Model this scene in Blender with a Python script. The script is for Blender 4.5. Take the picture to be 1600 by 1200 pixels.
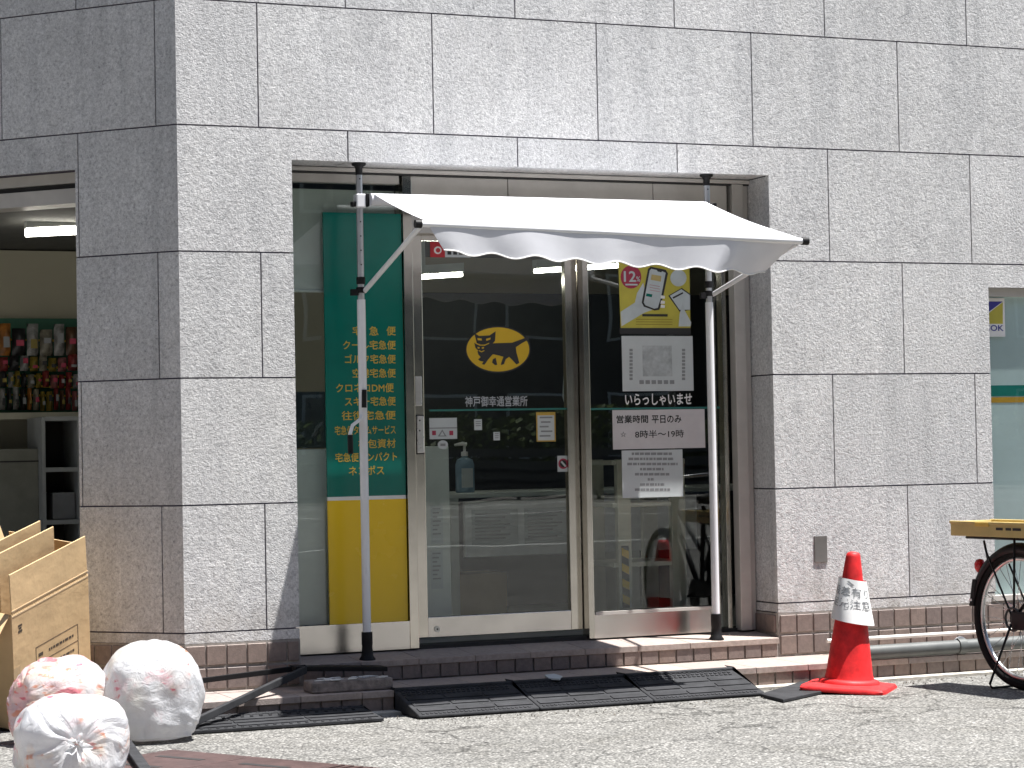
import bpy, bmesh, math, random
from mathutils import Vector, Matrix, noise
random.seed(7)
for o in list(bpy.data.objects): bpy.data.objects.remove(o)
S = bpy.context.scene
COL = S.collection

# ------------------------------------------------------------------ camera
G = 0.385                                      # ground is z = 0; lowest granite joint is z = G
CP = Vector((-2.8632, -10.6060, 0.84556 + G)); FPX = 3611.25
YAW, PIT, ROL = 0.406088, 0.0272984, -0.0192341
F = Vector((math.sin(YAW)*math.cos(PIT), math.cos(YAW)*math.cos(PIT), math.sin(PIT)))
r0 = Vector((math.cos(YAW), -math.sin(YAW), 0)); u0 = r0.cross(F)
R = r0*math.cos(ROL) + u0*math.sin(ROL); U = -r0*math.sin(ROL) + u0*math.cos(ROL)
cd = bpy.data.cameras.new('camera'); cam = bpy.data.objects.new('camera', cd); COL.objects.link(cam)
cd.sensor_width = 36; cd.lens = FPX/1600*36; cd.clip_start = 0.1; cd.clip_end = 2000
cam.matrix_world = Matrix(((R.x, U.x, -F.x, CP.x), (R.y, U.y, -F.y, CP.y), (R.z, U.z, -F.z, CP.z), (0, 0, 0, 1)))
S.camera = cam

# ------------------------------------------------------------------ sky, sun, exposure
SUN = Vector((0.255, -0.16, 1.0)).normalized()
w = bpy.data.worlds.new('World'); S.world = w; w.use_nodes = True
nt = w.node_tree; nt.nodes.clear()
sky = nt.nodes.new('ShaderNodeTexSky'); sky.sky_type = 'NISHITA'; sky.sun_disc = False
sky.sun_elevation = math.asin(SUN.z); sky.sun_rotation = math.atan2(SUN.x, SUN.y)
bg = nt.nodes.new('ShaderNodeBackground'); bg.inputs[1].default_value = 0.065
wo = nt.nodes.new('ShaderNodeOutputWorld')
nt.links.new(sky.outputs[0], bg.inputs[0]); nt.links.new(bg.outputs[0], wo.inputs[0])
sl = bpy.data.lights.new('sun', 'SUN'); sl.energy = 5.0; sl.angle = math.radians(0.53); sl.color = (1.0, 0.97, 0.935)
so = bpy.data.objects.new('sun', sl); COL.objects.link(so); so.rotation_euler = SUN.to_track_quat('Z', 'Y').to_euler()
S.view_settings.view_transform = 'Standard'; S.view_settings.look = 'None'
S.view_settings.exposure = 1.36; S.view_settings.gamma = 1; S.view_settings.use_curve_mapping = False
S.render.engine = 'CYCLES'; S.cycles.use_denoising = True
S.cycles.max_bounces = 8; S.cycles.transparent_max_bounces = 16; S.cycles.caustics_reflective = False; S.cycles.caustics_refractive = False
S.cycles.sample_clamp_indirect = 6.0

# ------------------------------------------------------------------ helpers
def ray(u, v): return F + R*((u-800)/FPX) + U*((600-v)/FPX)
def at(u, v, Y):
    d = ray(u, v); return CP + d*((Y-CP.y)/d.y)
def atz(u, v, z):
    d = ray(u, v); return CP + d*((z-CP.z)/d.z)
def rect(a, b, c, d, Y):                       # photo rectangle on the plane y = Y -> x0, x1, z0, z1
    um, vm = (a+c)/2, (b+d)/2
    return at(a, vm, Y).x, at(c, vm, Y).x, at(um, d, Y).z, at(um, b, Y).z

class MB:
    def __init__(s): s.v = []; s.f = []
    def poly(s, pts):
        n = len(s.v); s.v += [tuple(p) for p in pts]; s.f.append(tuple(range(n, n+len(pts)))); return s
    def box(s, x0, x1, y0, y1, z0, z1):
        n = len(s.v)
        s.v += [(x, y, z) for z in (z0, z1) for y in (y0, y1) for x in (x0, x1)]
        s.f += [tuple(n+i for i in q) for q in ((0, 2, 3, 1), (4, 5, 7, 6), (0, 1, 5, 4), (2, 6, 7, 3), (0, 4, 6, 2), (1, 3, 7, 5))]
        return s
    def obox(s, o, a, b, c):                   # oriented box from corner o along three edge vectors
        o, a, b, c = map(Vector, (o, a, b, c)); n = len(s.v)
        s.v += [tuple(o+a*i+b*j+c*k) for k in (0, 1) for j in (0, 1) for i in (0, 1)]
        s.f += [tuple(n+i for i in q) for q in ((0, 2, 3, 1), (4, 5, 7, 6), (0, 1, 5, 4), (2, 6, 7, 3), (0, 4, 6, 2), (1, 3, 7, 5))]
        return s
    def prism(s, pts, d):                      # polygon extruded by vector d
        n = len(s.v); k = len(pts); d = Vector(d)
        s.v += [tuple(p) for p in pts] + [tuple(Vector(p)+d) for p in pts]
        s.f.append(tuple(range(n, n+k))); s.f.append(tuple(range(n+2*k-1, n+k-1, -1)))
        for i in range(k):
            j = (i+1) % k; s.f.append((n+i, n+k+i, n+k+j, n+j))
        return s
    def tube(s, pts, r, n=12, closed=False, caps=True):
        pts = [Vector(p) for p in pts]; m = len(pts); b = len(s.v); up = None
        rr = r if isinstance(r, (list, tuple)) else [r]*m
        for i, p in enumerate(pts):
            if closed: t = pts[(i+1) % m]-pts[i-1]
            else: t = pts[min(i+1, m-1)]-pts[max(i-1, 0)]
            t.normalize()
            if up is None: up = Vector((0, 0, 1)) if abs(t.z) < .9 else Vector((1, 0, 0))
            sd = t.cross(up).normalized(); up = sd.cross(t).normalized()
            for k in range(n):
                a = 2*math.pi*k/n; s.v.append(tuple(p+(sd*math.cos(a)+up*math.sin(a))*rr[i]))
        for i in range(m if closed else m-1):
            j = (i+1) % m
            for k in range(n):
                l = (k+1) % n; s.f.append((b+i*n+k, b+i*n+l, b+j*n+l, b+j*n+k))
        if caps and not closed:
            s.f.append(tuple(b+k for k in range(n-1, -1, -1))); s.f.append(tuple(b+(m-1)*n+k for k in range(n)))
        return s
    def lathe(s, prof, c=(0, 0, 0), n=32, sx=1, sy=1):
        b = len(s.v); c = Vector(c)
        for (r, z) in prof:
            for k in range(n):
                a = 2*math.pi*k/n; s.v.append((c.x+r*sx*math.cos(a), c.y+r*sy*math.sin(a), c.z+z))
        for i in range(len(prof)-1):
            for k in range(n):
                l = (k+1) % n; s.f.append((b+i*n+k, b+i*n+l, b+(i+1)*n+l, b+(i+1)*n+k))
        s.f.append(tuple(b+k for k in range(n-1, -1, -1))); e = b+(len(prof)-1)*n; s.f.append(tuple(e+k for k in range(n)))
        return s
    def grid(s, fn, nu, nv):
        b = len(s.v)
        for j in range(nv+1):
            for i in range(nu+1): s.v.append(tuple(fn(i/nu, j/nv)))
        for j in range(nv):
            for i in range(nu):
                a = b+j*(nu+1)+i; s.f.append((a, a+1, a+nu+2, a+nu+1))
        return s
    def mesh(s, name, smooth=False, fix=True):
        m = bpy.data.meshes.new(name); m.from_pydata(s.v, [], s.f)
        if fix:
            bm = bmesh.new(); bm.from_mesh(m); bmesh.ops.recalc_face_normals(bm, faces=bm.faces); bm.to_mesh(m); bm.free()
        if smooth:
            for p in m.polygons: p.use_smooth = True
        m.update(); return m
    def build(s, name, mat, parent=None, smooth=False, bevel=0, auto=None, fix=True):
        m = s.mesh(name, smooth or auto is not None, fix); m.materials.append(mat)
        if auto is not None: m.set_sharp_from_angle(angle=math.radians(auto))
        o = bpy.data.objects.new(name, m); COL.objects.link(o)
        if parent: o.parent = parent; o.matrix_parent_inverse = parent.matrix_world.inverted()
        if bevel:
            b = o.modifiers.new('bevel', 'BEVEL'); b.width = bevel; b.segments = 2; b.limit_method = 'ANGLE'; b.harden_normals = False
        return o
def thing(name, label, cat, loc=(0, 0, 0), group=None):
    o = bpy.data.objects.new(name, None); COL.objects.link(o); o.location = loc; o.matrix_world = Matrix.Translation(loc); o.empty_display_size = .1
    return tag(o, label, cat, group)
def tag(o, label, cat, group=None):
    o['label'] = label; o['category'] = cat
    if group: o['group'] = group
    return o
def part(name, parent):
    o = bpy.data.objects.new(name, None); COL.objects.link(o); o.parent = parent
    o.matrix_parent_inverse = parent.matrix_world.inverted(); o.empty_display_size = .05; return o
def inst(mesh, name, parent, M):
    o = bpy.data.objects.new(name, mesh); COL.objects.link(o)
    if parent: o.parent = parent; o.matrix_parent_inverse = parent.matrix_world.inverted()
    o.matrix_basis = M; return o

_tc = {}
def text_geo(s, bold=0.0):
    k = (s, bold)
    if k in _tc: return _tc[k]
    cu = bpy.data.curves.new('t', 'FONT'); cu.body = s; cu.size = 1; cu.offset = bold; cu.resolution_u = 3
    ob = bpy.data.objects.new('t', cu); COL.objects.link(ob)
    bpy.context.view_layer.update()
    me = bpy.data.meshes.new_from_object(ob.evaluated_get(bpy.context.evaluated_depsgraph_get()))
    vs = [(v.co.x, v.co.y) for v in me.vertices]; fs = [tuple(p.vertices) for p in me.polygons]
    bpy.data.objects.remove(ob); bpy.data.curves.remove(cu); bpy.data.meshes.remove(me)
    xs = [a for a, b in vs]; ys = [b for a, b in vs]
    x0, x1, y0, y1 = min(xs), max(xs), min(ys), max(ys)
    g = ([((a-x0)/(x1-x0), (b-y0)/(y1-y0)) for a, b in vs], fs, (x1-x0)/(y1-y0)); _tc[k] = g; return g
def text_map(name, s, fn, mat, parent, bold=0.01):
    vs, fs, asp = text_geo(s, 0.0); mb = MB(); h = 1.0/max(asp, 1)
    for k, (dx, dy) in enumerate(((0, 0), (-bold*h, 0), (bold*h, 0), (0, bold), (0, -bold)) if bold else ((0, 0),)):
        n = len(mb.v); mb.v += [tuple(Vector(fn(a+dx, b+dy))+(CP-Vector(fn(a, b))).normalized()*.0001*k) for a, b in vs]; mb.f += [tuple(i+n for i in f) for f in fs]
    return mb.build(name, mat, parent, fix=False)
def text_rect(name, s, rc, Y, mat, parent, bold=0.01):
    x0, x1, z0, z1 = rc
    return text_map(name, s, lambda a, b: (x0+(x1-x0)*a, Y, z0+(z1-z0)*b), mat, parent, bold)
def flat(name, px, Y, mat, parent=None, t=.0004):          # thin sticker outline given by photo points on the plane y = Y
    return MB().prism([at(u, v, Y) for u, v in px], (0, t, 0)).build(name, mat, parent)
def card(name, rc, Y, mat, parent=None, t=.0006):
    return MB().box(rc[0], rc[1], Y-t, Y, rc[2], rc[3]).build(name, mat, parent)

# ------------------------------------------------------------------ materials
def newmat(name):
    m = bpy.data.materials.new(name); m.use_nodes = True; n = m.node_tree.nodes; b = n['Principled BSDF']; return m, m.node_tree, b
def N(t, ty, **k):
    n = t.nodes.new(ty)
    for a, v in k.items(): setattr(n, a, v)
    return n
def coords(t, rnd=True):
    g = N(t, 'ShaderNodeNewGeometry'); 
    if not rnd: return g.outputs['Position']
    oi = N(t, 'ShaderNodeObjectInfo'); m = N(t, 'ShaderNodeMath', operation='MULTIPLY'); m.inputs[1].default_value = 37.0
    a = N(t, 'ShaderNodeVectorMath', operation='ADD'); t.links.new(oi.outputs['Random'], m.inputs[0])
    t.links.new(g.outputs['Position'], a.inputs[0]); t.links.new(m.outputs[0], a.inputs[1]); return a.outputs[0]
def tnoise(t, vec, scale, detail=3, rough=.55, dist=0):
    n = N(t, 'ShaderNodeTexNoise'); n.inputs['Scale'].default_value = scale; n.inputs['Detail'].default_value = detail
    n.inputs['Roughness'].default_value = rough; n.inputs['Distortion'].default_value = dist
    t.links.new(vec, n.inputs['Vector']); return n.outputs['Fac']
def ramp(t, fac, stops):
    r = N(t, 'ShaderNodeValToRGB'); e = r.color_ramp.elements
    while len(e) < len(stops): e.new(.5)
    for i, (p, c) in enumerate(stops):
        e[i].position = p; e[i].color = (c if len(c) == 4 else (*c, 1)) if isinstance(c, tuple) else (c, c, c, 1)
    t.links.new(fac, r.inputs[0]); return r.outputs[0]
def mixc(t, fac, a, b, mode='MIX'):
    m = N(t, 'ShaderNodeMix', data_type='RGBA', blend_type=mode)
    for s, x in ((0, fac), (6, a), (7, b)):
        if isinstance(x, (int, float)): m.inputs[s].default_value = x
        elif isinstance(x, tuple): m.inputs[s].default_value = (*x, 1) if len(x) == 3 else x
        else: t.links.new(x, m.inputs[s])
    return m.outputs[2]
def bump(t, b, h, strength, dist):
    n = N(t, 'ShaderNodeBump'); n.inputs['Strength'].default_value = strength; n.inputs['Distance'].default_value = dist
    t.links.new(h, n.inputs['Height']); t.links.new(n.outputs[0], b.inputs['Normal']); return n
def mat(name, c, rough=.5, metal=0, var=.12, vs=9, bs=0, bd=.001, bscale=120, spec=.5, rv=0.1, per=0.0):
    m, t, b = newmat(name); v = coords(t, True)
    f = tnoise(t, v, vs, 5, .6); d = tuple(x*(1-var) for x in c); l = tuple(min(1, x*(1+var)) for x in c)
    col = ramp(t, f, [(.3, d), (.7, l)])
    if per:
        oi = N(t, 'ShaderNodeObjectInfo'); col = mixc(t, 1.0, col, ramp(t, oi.outputs['Random'], [(0, 1-per), (1, 1+per)]), 'MULTIPLY')
    t.links.new(col, b.inputs['Base Color'])
    b.inputs['Roughness'].default_value = rough; b.inputs['Metallic'].default_value = metal; b.inputs['Specular IOR Level'].default_value = spec
    if rv:
        rr = N(t, 'ShaderNodeMapRange'); rr.inputs[3].default_value = max(0, rough-rv); rr.inputs[4].default_value = min(1, rough+rv)
        t.links.new(tnoise(t, v, vs*2.3, 4), rr.inputs[0]); t.links.new(rr.outputs[0], b.inputs['Roughness'])
    if bs: bump(t, b, tnoise(t, v, bscale, 3), bs, bd)
    return m

def granite():
    m, t, b = newmat('flamed_granite'); v = coords(t)
    big = tnoise(t, v, 2.0, 4, .6); mid = tnoise(t, v, 62, 4, .72, .3); fin = tnoise(t, v, 150, 2, .6); blot = tnoise(t, v, 14, 3, .6)
    c = ramp(t, mid, [(.30, (.20, .20, .21)), (.44, (.45, .45, .455)), (.56, (.58, .58, .58)), (.70, (.74, .74, .735))])
    c = mixc(t, .35, c, ramp(t, fin, [(.3, (.24, .24, .25)), (.5, (.54, .54, .54)), (.72, (.74, .74, .73))]))
    c = mixc(t, 1.0, c, ramp(t, big, [(.3, .92), (.7, 1.05)]), 'MULTIPLY'); c = mixc(t, 1.0, c, ramp(t, blot, [(.3, .93), (.7, 1.05)]), 'MULTIPLY')
    sm = N(t, 'ShaderNodeMapping'); sm.inputs['Scale'].default_value = (7, 7, .5); t.links.new(coords(t, False), sm.inputs[0])
    c = mixc(t, 1.0, c, ramp(t, tnoise(t, sm.outputs[0], 1.0, 5, .65), [(.34, (.86, .865, .87)), (.5, (1.0, 1.0, 1.0)), (.7, (1.03, 1.03, 1.02))]), 'MULTIPLY')
    gz = N(t, 'ShaderNodeSeparateXYZ'); t.links.new(coords(t, False), gz.inputs[0])
    lo = N(t, 'ShaderNodeMapRange'); lo.inputs[1].default_value = .33; lo.inputs[2].default_value = .62; lo.inputs[3].default_value = 1.0; lo.inputs[4].default_value = 0.0; t.links.new(gz.outputs[2], lo.inputs[0])
    gr = N(t, 'ShaderNodeMath', operation='MULTIPLY'); t.links.new(lo.outputs[0], gr.inputs[0]); t.links.new(ramp(t, tnoise(t, coords(t, False), 6, 5, .7), [(.42, 0.0), (.66, .55)]), gr.inputs[1])
    c = mixc(t, gr.outputs[0], c, (.24, .215, .18))
    oi = N(t, 'ShaderNodeObjectInfo'); c = mixc(t, 1.0, c, ramp(t, oi.outputs['Random'], [(0, (1.03, 1.035, 1.04)), (.5, (1.09, 1.09, 1.085)), (1, (1.14, 1.135, 1.13))]), 'MULTIPLY')
    t.links.new(c, b.inputs['Base Color']); b.inputs['Roughness'].default_value = .75; b.inputs['Specular IOR Level'].default_value = .25
    bump(t, b, mixc(t, .3, mid, fin), 1.0, .007); return m
def asphalt():
    m, t, b = newmat('worn_asphalt'); v = coords(t, False)
    big = tnoise(t, v, .9, 5, .6); mid = tnoise(t, v, 7, 4, .6)
    vo = N(t, 'ShaderNodeTexVoronoi'); vo.inputs['Scale'].default_value = 95; t.links.new(v, vo.inputs['Vector'])
    st = ramp(t, vo.outputs['Color'], [(.1, (.095, .094, .09)), (.45, (.19, .187, .174)), (.75, (.275, .27, .253)), (.95, (.41, .40, .38))])
    gap = ramp(t, vo.outputs['Distance'], [(.35, 1.0), (.75, .45)])
    c = mixc(t, 1.0, st, gap, 'MULTIPLY'); c = mixc(t, 1.0, c, ramp(t, big, [(.3, .85), (.7, 1.12)]), 'MULTIPLY'); c = mixc(t, 1.0, c, ramp(t, mid, [(.3, .88), (.7, 1.1)]), 'MULTIPLY')
    cr = N(t, 'ShaderNodeTexVoronoi', feature='DISTANCE_TO_EDGE'); cr.inputs['Scale'].default_value = .75
    dv = N(t, 'ShaderNodeVectorMath', operation='ADD'); nz = N(t, 'ShaderNodeTexNoise'); nz.inputs['Scale'].default_value = 3.5; nz.inputs['Detail'].default_value = 5; t.links.new(v, nz.inputs['Vector']); sc2 = N(t, 'ShaderNodeVectorMath', operation='SCALE'); sc2.inputs['Scale'].default_value = .45; t.links.new(nz.outputs['Color'], sc2.inputs[0]); t.links.new(v, dv.inputs[0]); t.links.new(sc2.outputs[0], dv.inputs[1]); t.links.new(dv.outputs[0], cr.inputs['Vector'])
    c = mixc(t, 1.0, c, ramp(t, cr.outputs['Distance'], [(.002, .38), (.010, 1.0)]), 'MULTIPLY')
    gm = N(t, 'ShaderNodeTexVoronoi'); gm.inputs['Scale'].default_value = 3.2; t.links.new(v, gm.inputs['Vector']); c = mixc(t, 1.0, c, ramp(t, gm.outputs['Distance'], [(.045, .62), (.07, 1.0)]), 'MULTIPLY')
    c = mixc(t, 1.0, c, ramp(t, tnoise(t, v, 2.6, 6, .7, .6), [(.36, (.86, .855, .84)), (.5, (1.0, 1.0, 1.0))]), 'MULTIPLY')
    t.links.new(c, b.inputs['Base Color']); b.inputs['Roughness'].default_value = .85; b.inputs['Specular IOR Level'].default_value = .3
    bump(t, b, ramp(t, vo.outputs['Distance'], [(0, 1.0), (.7, 0.0)]), .7, .005); return m
def glassm(name, tint=(.93, .96, .95), ior=1.52, film=None):
    m, t, b = newmat(name); t.nodes.remove(b); out = t.nodes['Material Output']
    tr = N(t, 'ShaderNodeBsdfTransparent'); tr.inputs[0].default_value = (*tint, 1)
    gl = N(t, 'ShaderNodeBsdfGlossy'); gl.inputs['Roughness'].default_value = .0; gl.inputs[0].default_value = (1, 1, 1, 1)
    ge = N(t, 'ShaderNodeNewGeometry'); dp = N(t, 'ShaderNodeVectorMath', operation='DOT_PRODUCT'); t.links.new(ge.outputs['Normal'], dp.inputs[0]); t.links.new(ge.outputs['Incoming'], dp.inputs[1])
    ab = N(t, 'ShaderNodeMath', operation='ABSOLUTE'); t.links.new(dp.outputs['Value'], ab.inputs[0])
    om = N(t, 'ShaderNodeMath', operation='SUBTRACT'); om.inputs[0].default_value = 1.0; t.links.new(ab.outputs[0], om.inputs[1])
    pw = N(t, 'ShaderNodeMath', operation='POWER'); pw.inputs[1].default_value = 5.0; t.links.new(om.outputs[0], pw.inputs[0])
    fr = N(t, 'ShaderNodeMath', operation='MULTIPLY_ADD'); fr.inputs[1].default_value = .957; fr.inputs[2].default_value = .043; t.links.new(pw.outputs[0], fr.inputs[0])
    v = coords(t); bp = N(t, 'ShaderNodeBump'); bp.inputs['Strength'].default_value = .05; bp.inputs['Distance'].default_value = .02
    t.links.new(tnoise(t, v, 1.6, 1), bp.inputs['Height']); t.links.new(bp.outputs[0], gl.inputs['Normal'])
    mx = N(t, 'ShaderNodeMixShader'); t.links.new(fr.outputs[0], mx.inputs[0]); t.links.new(tr.outputs[0], mx.inputs[1]); t.links.new(gl.outputs[0], mx.inputs[2])
    t.links.new(mx.outputs[0], out.inputs[0]); return m
def emis(name, c, s):
    m, t, b = newmat(name); b.inputs['Base Color'].default_value = (*c, 1); b.inputs['Emission Color'].default_value = (*c, 1); b.inputs['Emission Strength'].default_value = s; return m
def cloth():
    m, t, b = newmat('white_awning_cloth'); v = coords(t)
    b.inputs['Base Color'].default_value = (.78, .79, .82, 1); b.inputs['Roughness'].default_value = .8; b.inputs['Specular IOR Level'].default_value = .2
    t.links.new(ramp(t, tnoise(t, v, 6, 4), [(.3, (.62, .63, .67)), (.7, (.70, .71, .74))]), b.inputs['Base Color'])
    bump(t, b, tnoise(t, v, 4, 3, .5, .8), .12, .02)
    tl = N(t, 'ShaderNodeBsdfTranslucent'); tl.inputs[0].default_value = (.55, .57, .62, 1)
    mx = N(t, 'ShaderNodeMixShader'); mx.inputs[0].default_value = .10; out = t.nodes['Material Output']
    t.links.new(b.outputs[0], mx.inputs[1]); t.links.new(tl.outputs[0], mx.inputs[2]); t.links.new(mx.outputs[0], out.inputs[0]); return m
def tilem(name, c):
    m, t, b = newmat(name); v = coords(t)
    oi = N(t, 'ShaderNodeObjectInfo'); f = tnoise(t, v, 40, 4, .65)
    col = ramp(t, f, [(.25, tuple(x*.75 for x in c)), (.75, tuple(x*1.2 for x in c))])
    col = mixc(t, 1.0, col, ramp(t, oi.outputs['Random'], [(0, (.86, .87, .9)), (1, (1.14, 1.1, 1.06))]), 'MULTIPLY')
    t.links.new(col, b.inputs['Base Color']); b.inputs['Roughness'].default_value = .6
    bump(t, b, tnoise(t, v, 150, 3), .5, .002); return m
def bagm(name, seed, thr=.58):
    m, t, b = newmat(name); tc = N(t, 'ShaderNodeTexCoord'); mp = N(t, 'ShaderNodeMapping'); mp.inputs['Location'].default_value = (seed*3.1, seed*1.7, seed)
    t.links.new(tc.outputs['Object'], mp.inputs[0]); v = mp.outputs[0]
    c = ramp(t, tnoise(t, v, 6, 4), [(.3, (.64, .66, .69)), (.7, (.80, .80, .80))])
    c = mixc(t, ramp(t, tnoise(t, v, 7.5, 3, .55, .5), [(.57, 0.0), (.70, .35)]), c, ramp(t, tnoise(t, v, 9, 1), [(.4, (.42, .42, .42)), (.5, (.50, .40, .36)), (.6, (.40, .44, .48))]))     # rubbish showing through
    zone = tnoise(t, v, 6, 3, .6, .6)
    c = mixc(t, ramp(t, zone, [(thr-.04, 0.0), (thr+.12, .5)]), c, ramp(t, tnoise(t, v, 5, 2), [(.46, (.78, .42, .46)), (.54, (.80, .56, .34))]))
    st = N(t, 'ShaderNodeMapping'); st.inputs['Scale'].default_value = (1, 1, 2.6); st.inputs['Rotation'].default_value = (.5, .3, 0); t.links.new(v, st.inputs[0])
    mk = N(t, 'ShaderNodeMath', operation='MULTIPLY'); t.links.new(ramp(t, zone, [(thr, 0.0), (thr+.05, 1.0)]), mk.inputs[0]); t.links.new(ramp(t, tnoise(t, st.outputs[0], 15, 2, .4), [(.54, 0.0), (.62, .7)]), mk.inputs[1])
    c = mixc(t, mk.outputs[0], c, ramp(t, tnoise(t, v, 7, 1), [(.46, (.66, .06, .14)), (.56, (.72, .22, .08))]))
    yl = ramp(t, tnoise(t, v, 4.3, 2, .5), [(.56, 0.0), (.75, .35)]); c = mixc(t, yl, c, (.76, .74, .56))
    t.links.new(c, b.inputs['Base Color']); b.inputs['Roughness'].default_value = .22; b.inputs['Specular IOR Level'].default_value = .55
    at_ = N(t, 'ShaderNodeAttribute', attribute_name='pleat')
    pn_ = tnoise(t, at_.outputs['Vector'], 1.0, 4, .6, .5); fine = tnoise(t, v, 20, 4, .6, 2.2)
    bump(t, b, mixc(t, .42, pn_, fine), .75, .014)
    tl = N(t, 'ShaderNodeBsdfTranslucent'); t.links.new(c, tl.inputs[0])
    mx = N(t, 'ShaderNodeMixShader'); mx.inputs[0].default_value = .42; out = t.nodes['Material Output']
    t.links.new(b.outputs[0], mx.inputs[1]); t.links.new(tl.outputs[0], mx.inputs[2]); t.links.new(mx.outputs[0], out.inputs[0]); return m
def leafm():
    m, t, b = newmat('hedge_leaf'); v = coords(t)
    t.links.new(ramp(t, tnoise(t, v, 5, 4), [(.3, (.03, .06, .015)), (.7, (.10, .14, .03))]), b.inputs['Base Color']); b.inputs['Roughness'].default_value = .5; return m

GRAN = granite(); ASPH = asphalt(); GLASS = glassm('window_glass')
CAULK = mat('joint_sealant', (.075, .065, .10), .7)
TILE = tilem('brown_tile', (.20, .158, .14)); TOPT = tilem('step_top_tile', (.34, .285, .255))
GROUT = mat('tile_grout', (.30, .275, .25), .9, var=.25, vs=30, bs=.4)
MORT = mat('pale_mortar', (.42, .40, .35), .9, var=.25, vs=14, bs=.6, bscale=60, bd=.004)
STEEL = mat('brushed_steel', (.54, .51, .46), .15, 1, var=.10, vs=4, rv=.06)
STEEL2 = mat('satin_steel_panel', (.66, .63, .60), .24, 1, var=.08, vs=3, rv=.06)
DARK = mat('dark_gap', (.02, .02, .02), .6)
ALU = mat('light_aluminium', (.50, .48, .45), .4, .15, var=.08)
BLKP = mat('black_plastic', (.010, .010, .011), .5, spec=.2)
WPAINT = mat('white_painted_steel', (.74, .75, .77), .35, var=.06, vs=5)
APIPE = mat('grey_aluminium_tube', (.50, .51, .53), .35, .7, var=.1)
RUB = mat('black_rubber', (.035, .036, .04), .75, spec=.15, var=.35, vs=12, bs=.6, bscale=200, bd=.002)
RUBG = mat('dusty_grey_rubber', (.034, .035, .038), .8, spec=.15, var=.35, vs=9, bs=.6, bscale=200, bd=.002)
CLOTH = cloth()
CONE = mat('red_cone_plastic', (.60, .020, .022), .55, var=.28, vs=18, spec=.35)
PAPER = mat('white_paper', (.78, .78, .77), .7, var=.05)
PAPERG = mat('cool_grey_paper', (.52, .56, .57), .7, var=.05)
PAPERW = mat('warm_grey_paper', (.58, .56, .57), .7, var=.05)
INK = mat('black_ink', (.02, .02, .022), .6, var=0, rv=0); INKG = mat('grey_ink', (.24, .25, .26), .6, var=0, rv=0); INKW = mat('white_vinyl', (.8, .8, .8), .5, var=.03)
INKR = mat('crimson_ink', (.36, .03, .07), .5, var=.1); RED = mat('red_sticker', (.5, .02, .03), .45)
YEL = mat('poster_yellow', (.50, .44, .06), .55, var=.1); LOGO = mat('logo_yellow', (.62, .40, .015), .5, var=.05)
GOLD = mat('gold_lettering', (.62, .42, .05), .5, var=.05)
TEAL = mat('teal_panel', (.0, .15, .115), .22, var=.10, vs=3.5); YPAN = mat('mustard_panel', (.86, .56, .014), .25, var=.05, vs=2)
CARD = mat('brown_cardboard', (.52, .37, .20), .8, var=.11, vs=5, bs=.35, bscale=9, bd=.012); CARDE = mat('cardboard_edge', (.58, .44, .27), .85, var=.1); CARDI = mat('cardboard_ink', (.06, .045, .03), .7, var=.2, vs=60)
IWALL = mat('interior_cream_wall', (.36, .34, .26), .85, var=.06, vs=1.5); IFLO = mat('interior_floor', (.32, .32, .31), .5, var=.2)
ICEIL = mat('interior_ceiling', (.10, .10, .09), .9); IGREY = mat('pale_grey_furniture', (.62, .66, .63), .5, var=.06)
IDARK = mat('dark_furniture', (.03, .033, .035), .5); IGREEN = mat('dark_green_band', (.01, .09, .05), .6); IBEIGE = mat('beige_steel_rack', (.48, .47, .38), .45)
TUBE = emis('lit_lamp_tube', (1, .96, .86), 9.0)
FILM = mat('frosted_window_film', (.64, .74, .76), .35, var=.14, vs=1.6); BLIND = mat('grey_roller_blind', (.58, .62, .57), .8, var=.06)
PIPEG = mat('grey_pvc_pipe', (.085, .092, .09), .5, var=.2, vs=10); PIPEW = mat('white_pvc_conduit', (.66, .65, .61), .55, var=.15, vs=9)
RUST = mat('brown_steel_plate', (.075, .045, .042), .55, .3, var=.3, vs=16, bs=.4, bscale=90)
BTRAY = mat('yellow_crate_plastic', (.50, .385, .15), .5, var=.1); BBLK = mat('black_bicycle_paint', (.010, .010, .012), .45, spec=.2); TYRE = mat('tyre_rubber', (.014, .014, .014), .8, bs=.4, spec=.12)
CHROME = mat('bright_spoke_steel', (.6, .6, .6), .2, 1); SILV = mat('silver_rim', (.55, .55, .55), .3, .9)
LENS = mat('red_tail_light', (.45, .015, .02), .2); PAINTW = mat('white_road_paint', (.62, .62, .6), .8, var=.2, vs=8)

# ------------------------------------------------------------------ the setting
road = MB().poly([(-150, -150, 0), (150, -150, 0), (150, 150, 0), (-150, 150, 0)]).build('road', ASPH); road['kind'] = 'structure'
CA, SA = math.cos(.846193), math.sin(.846193)
D2 = Vector((-CA, SA, 0)); N2 = Vector((-SA, -CA, 0))           # second wall: direction away from the corner, outward normal
def w2(s, off, z): return D2*s + N2*off + Vector((0, 0, z))
def off2(d): return -(d-CA*d)/SA                                # x of the mitre between the two walls at outward distance d
def mit(d): return Vector((-(d-CA*d)/SA, -d, 0))
# pale mortar strip at the foot of the steps
st = MB()
a, b2 = mit(.39), mit(.52)
st.prism([(a.x, a.y, -.05), (9, -.39, -.05), (9, -.505, -.05), (5.2, -.53, -.05), (3.9, -.50, -.05), (3.2, -.525, -.05), (2.5, -.50, -.05), (b2.x, b2.y, -.05)], (0, 0, .064))
q0, q1 = w2(4, .39, -.05), w2(4, .5, -.05)
o = st.build('mortar_strip', MORT); o['kind'] = 'structure'
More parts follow.
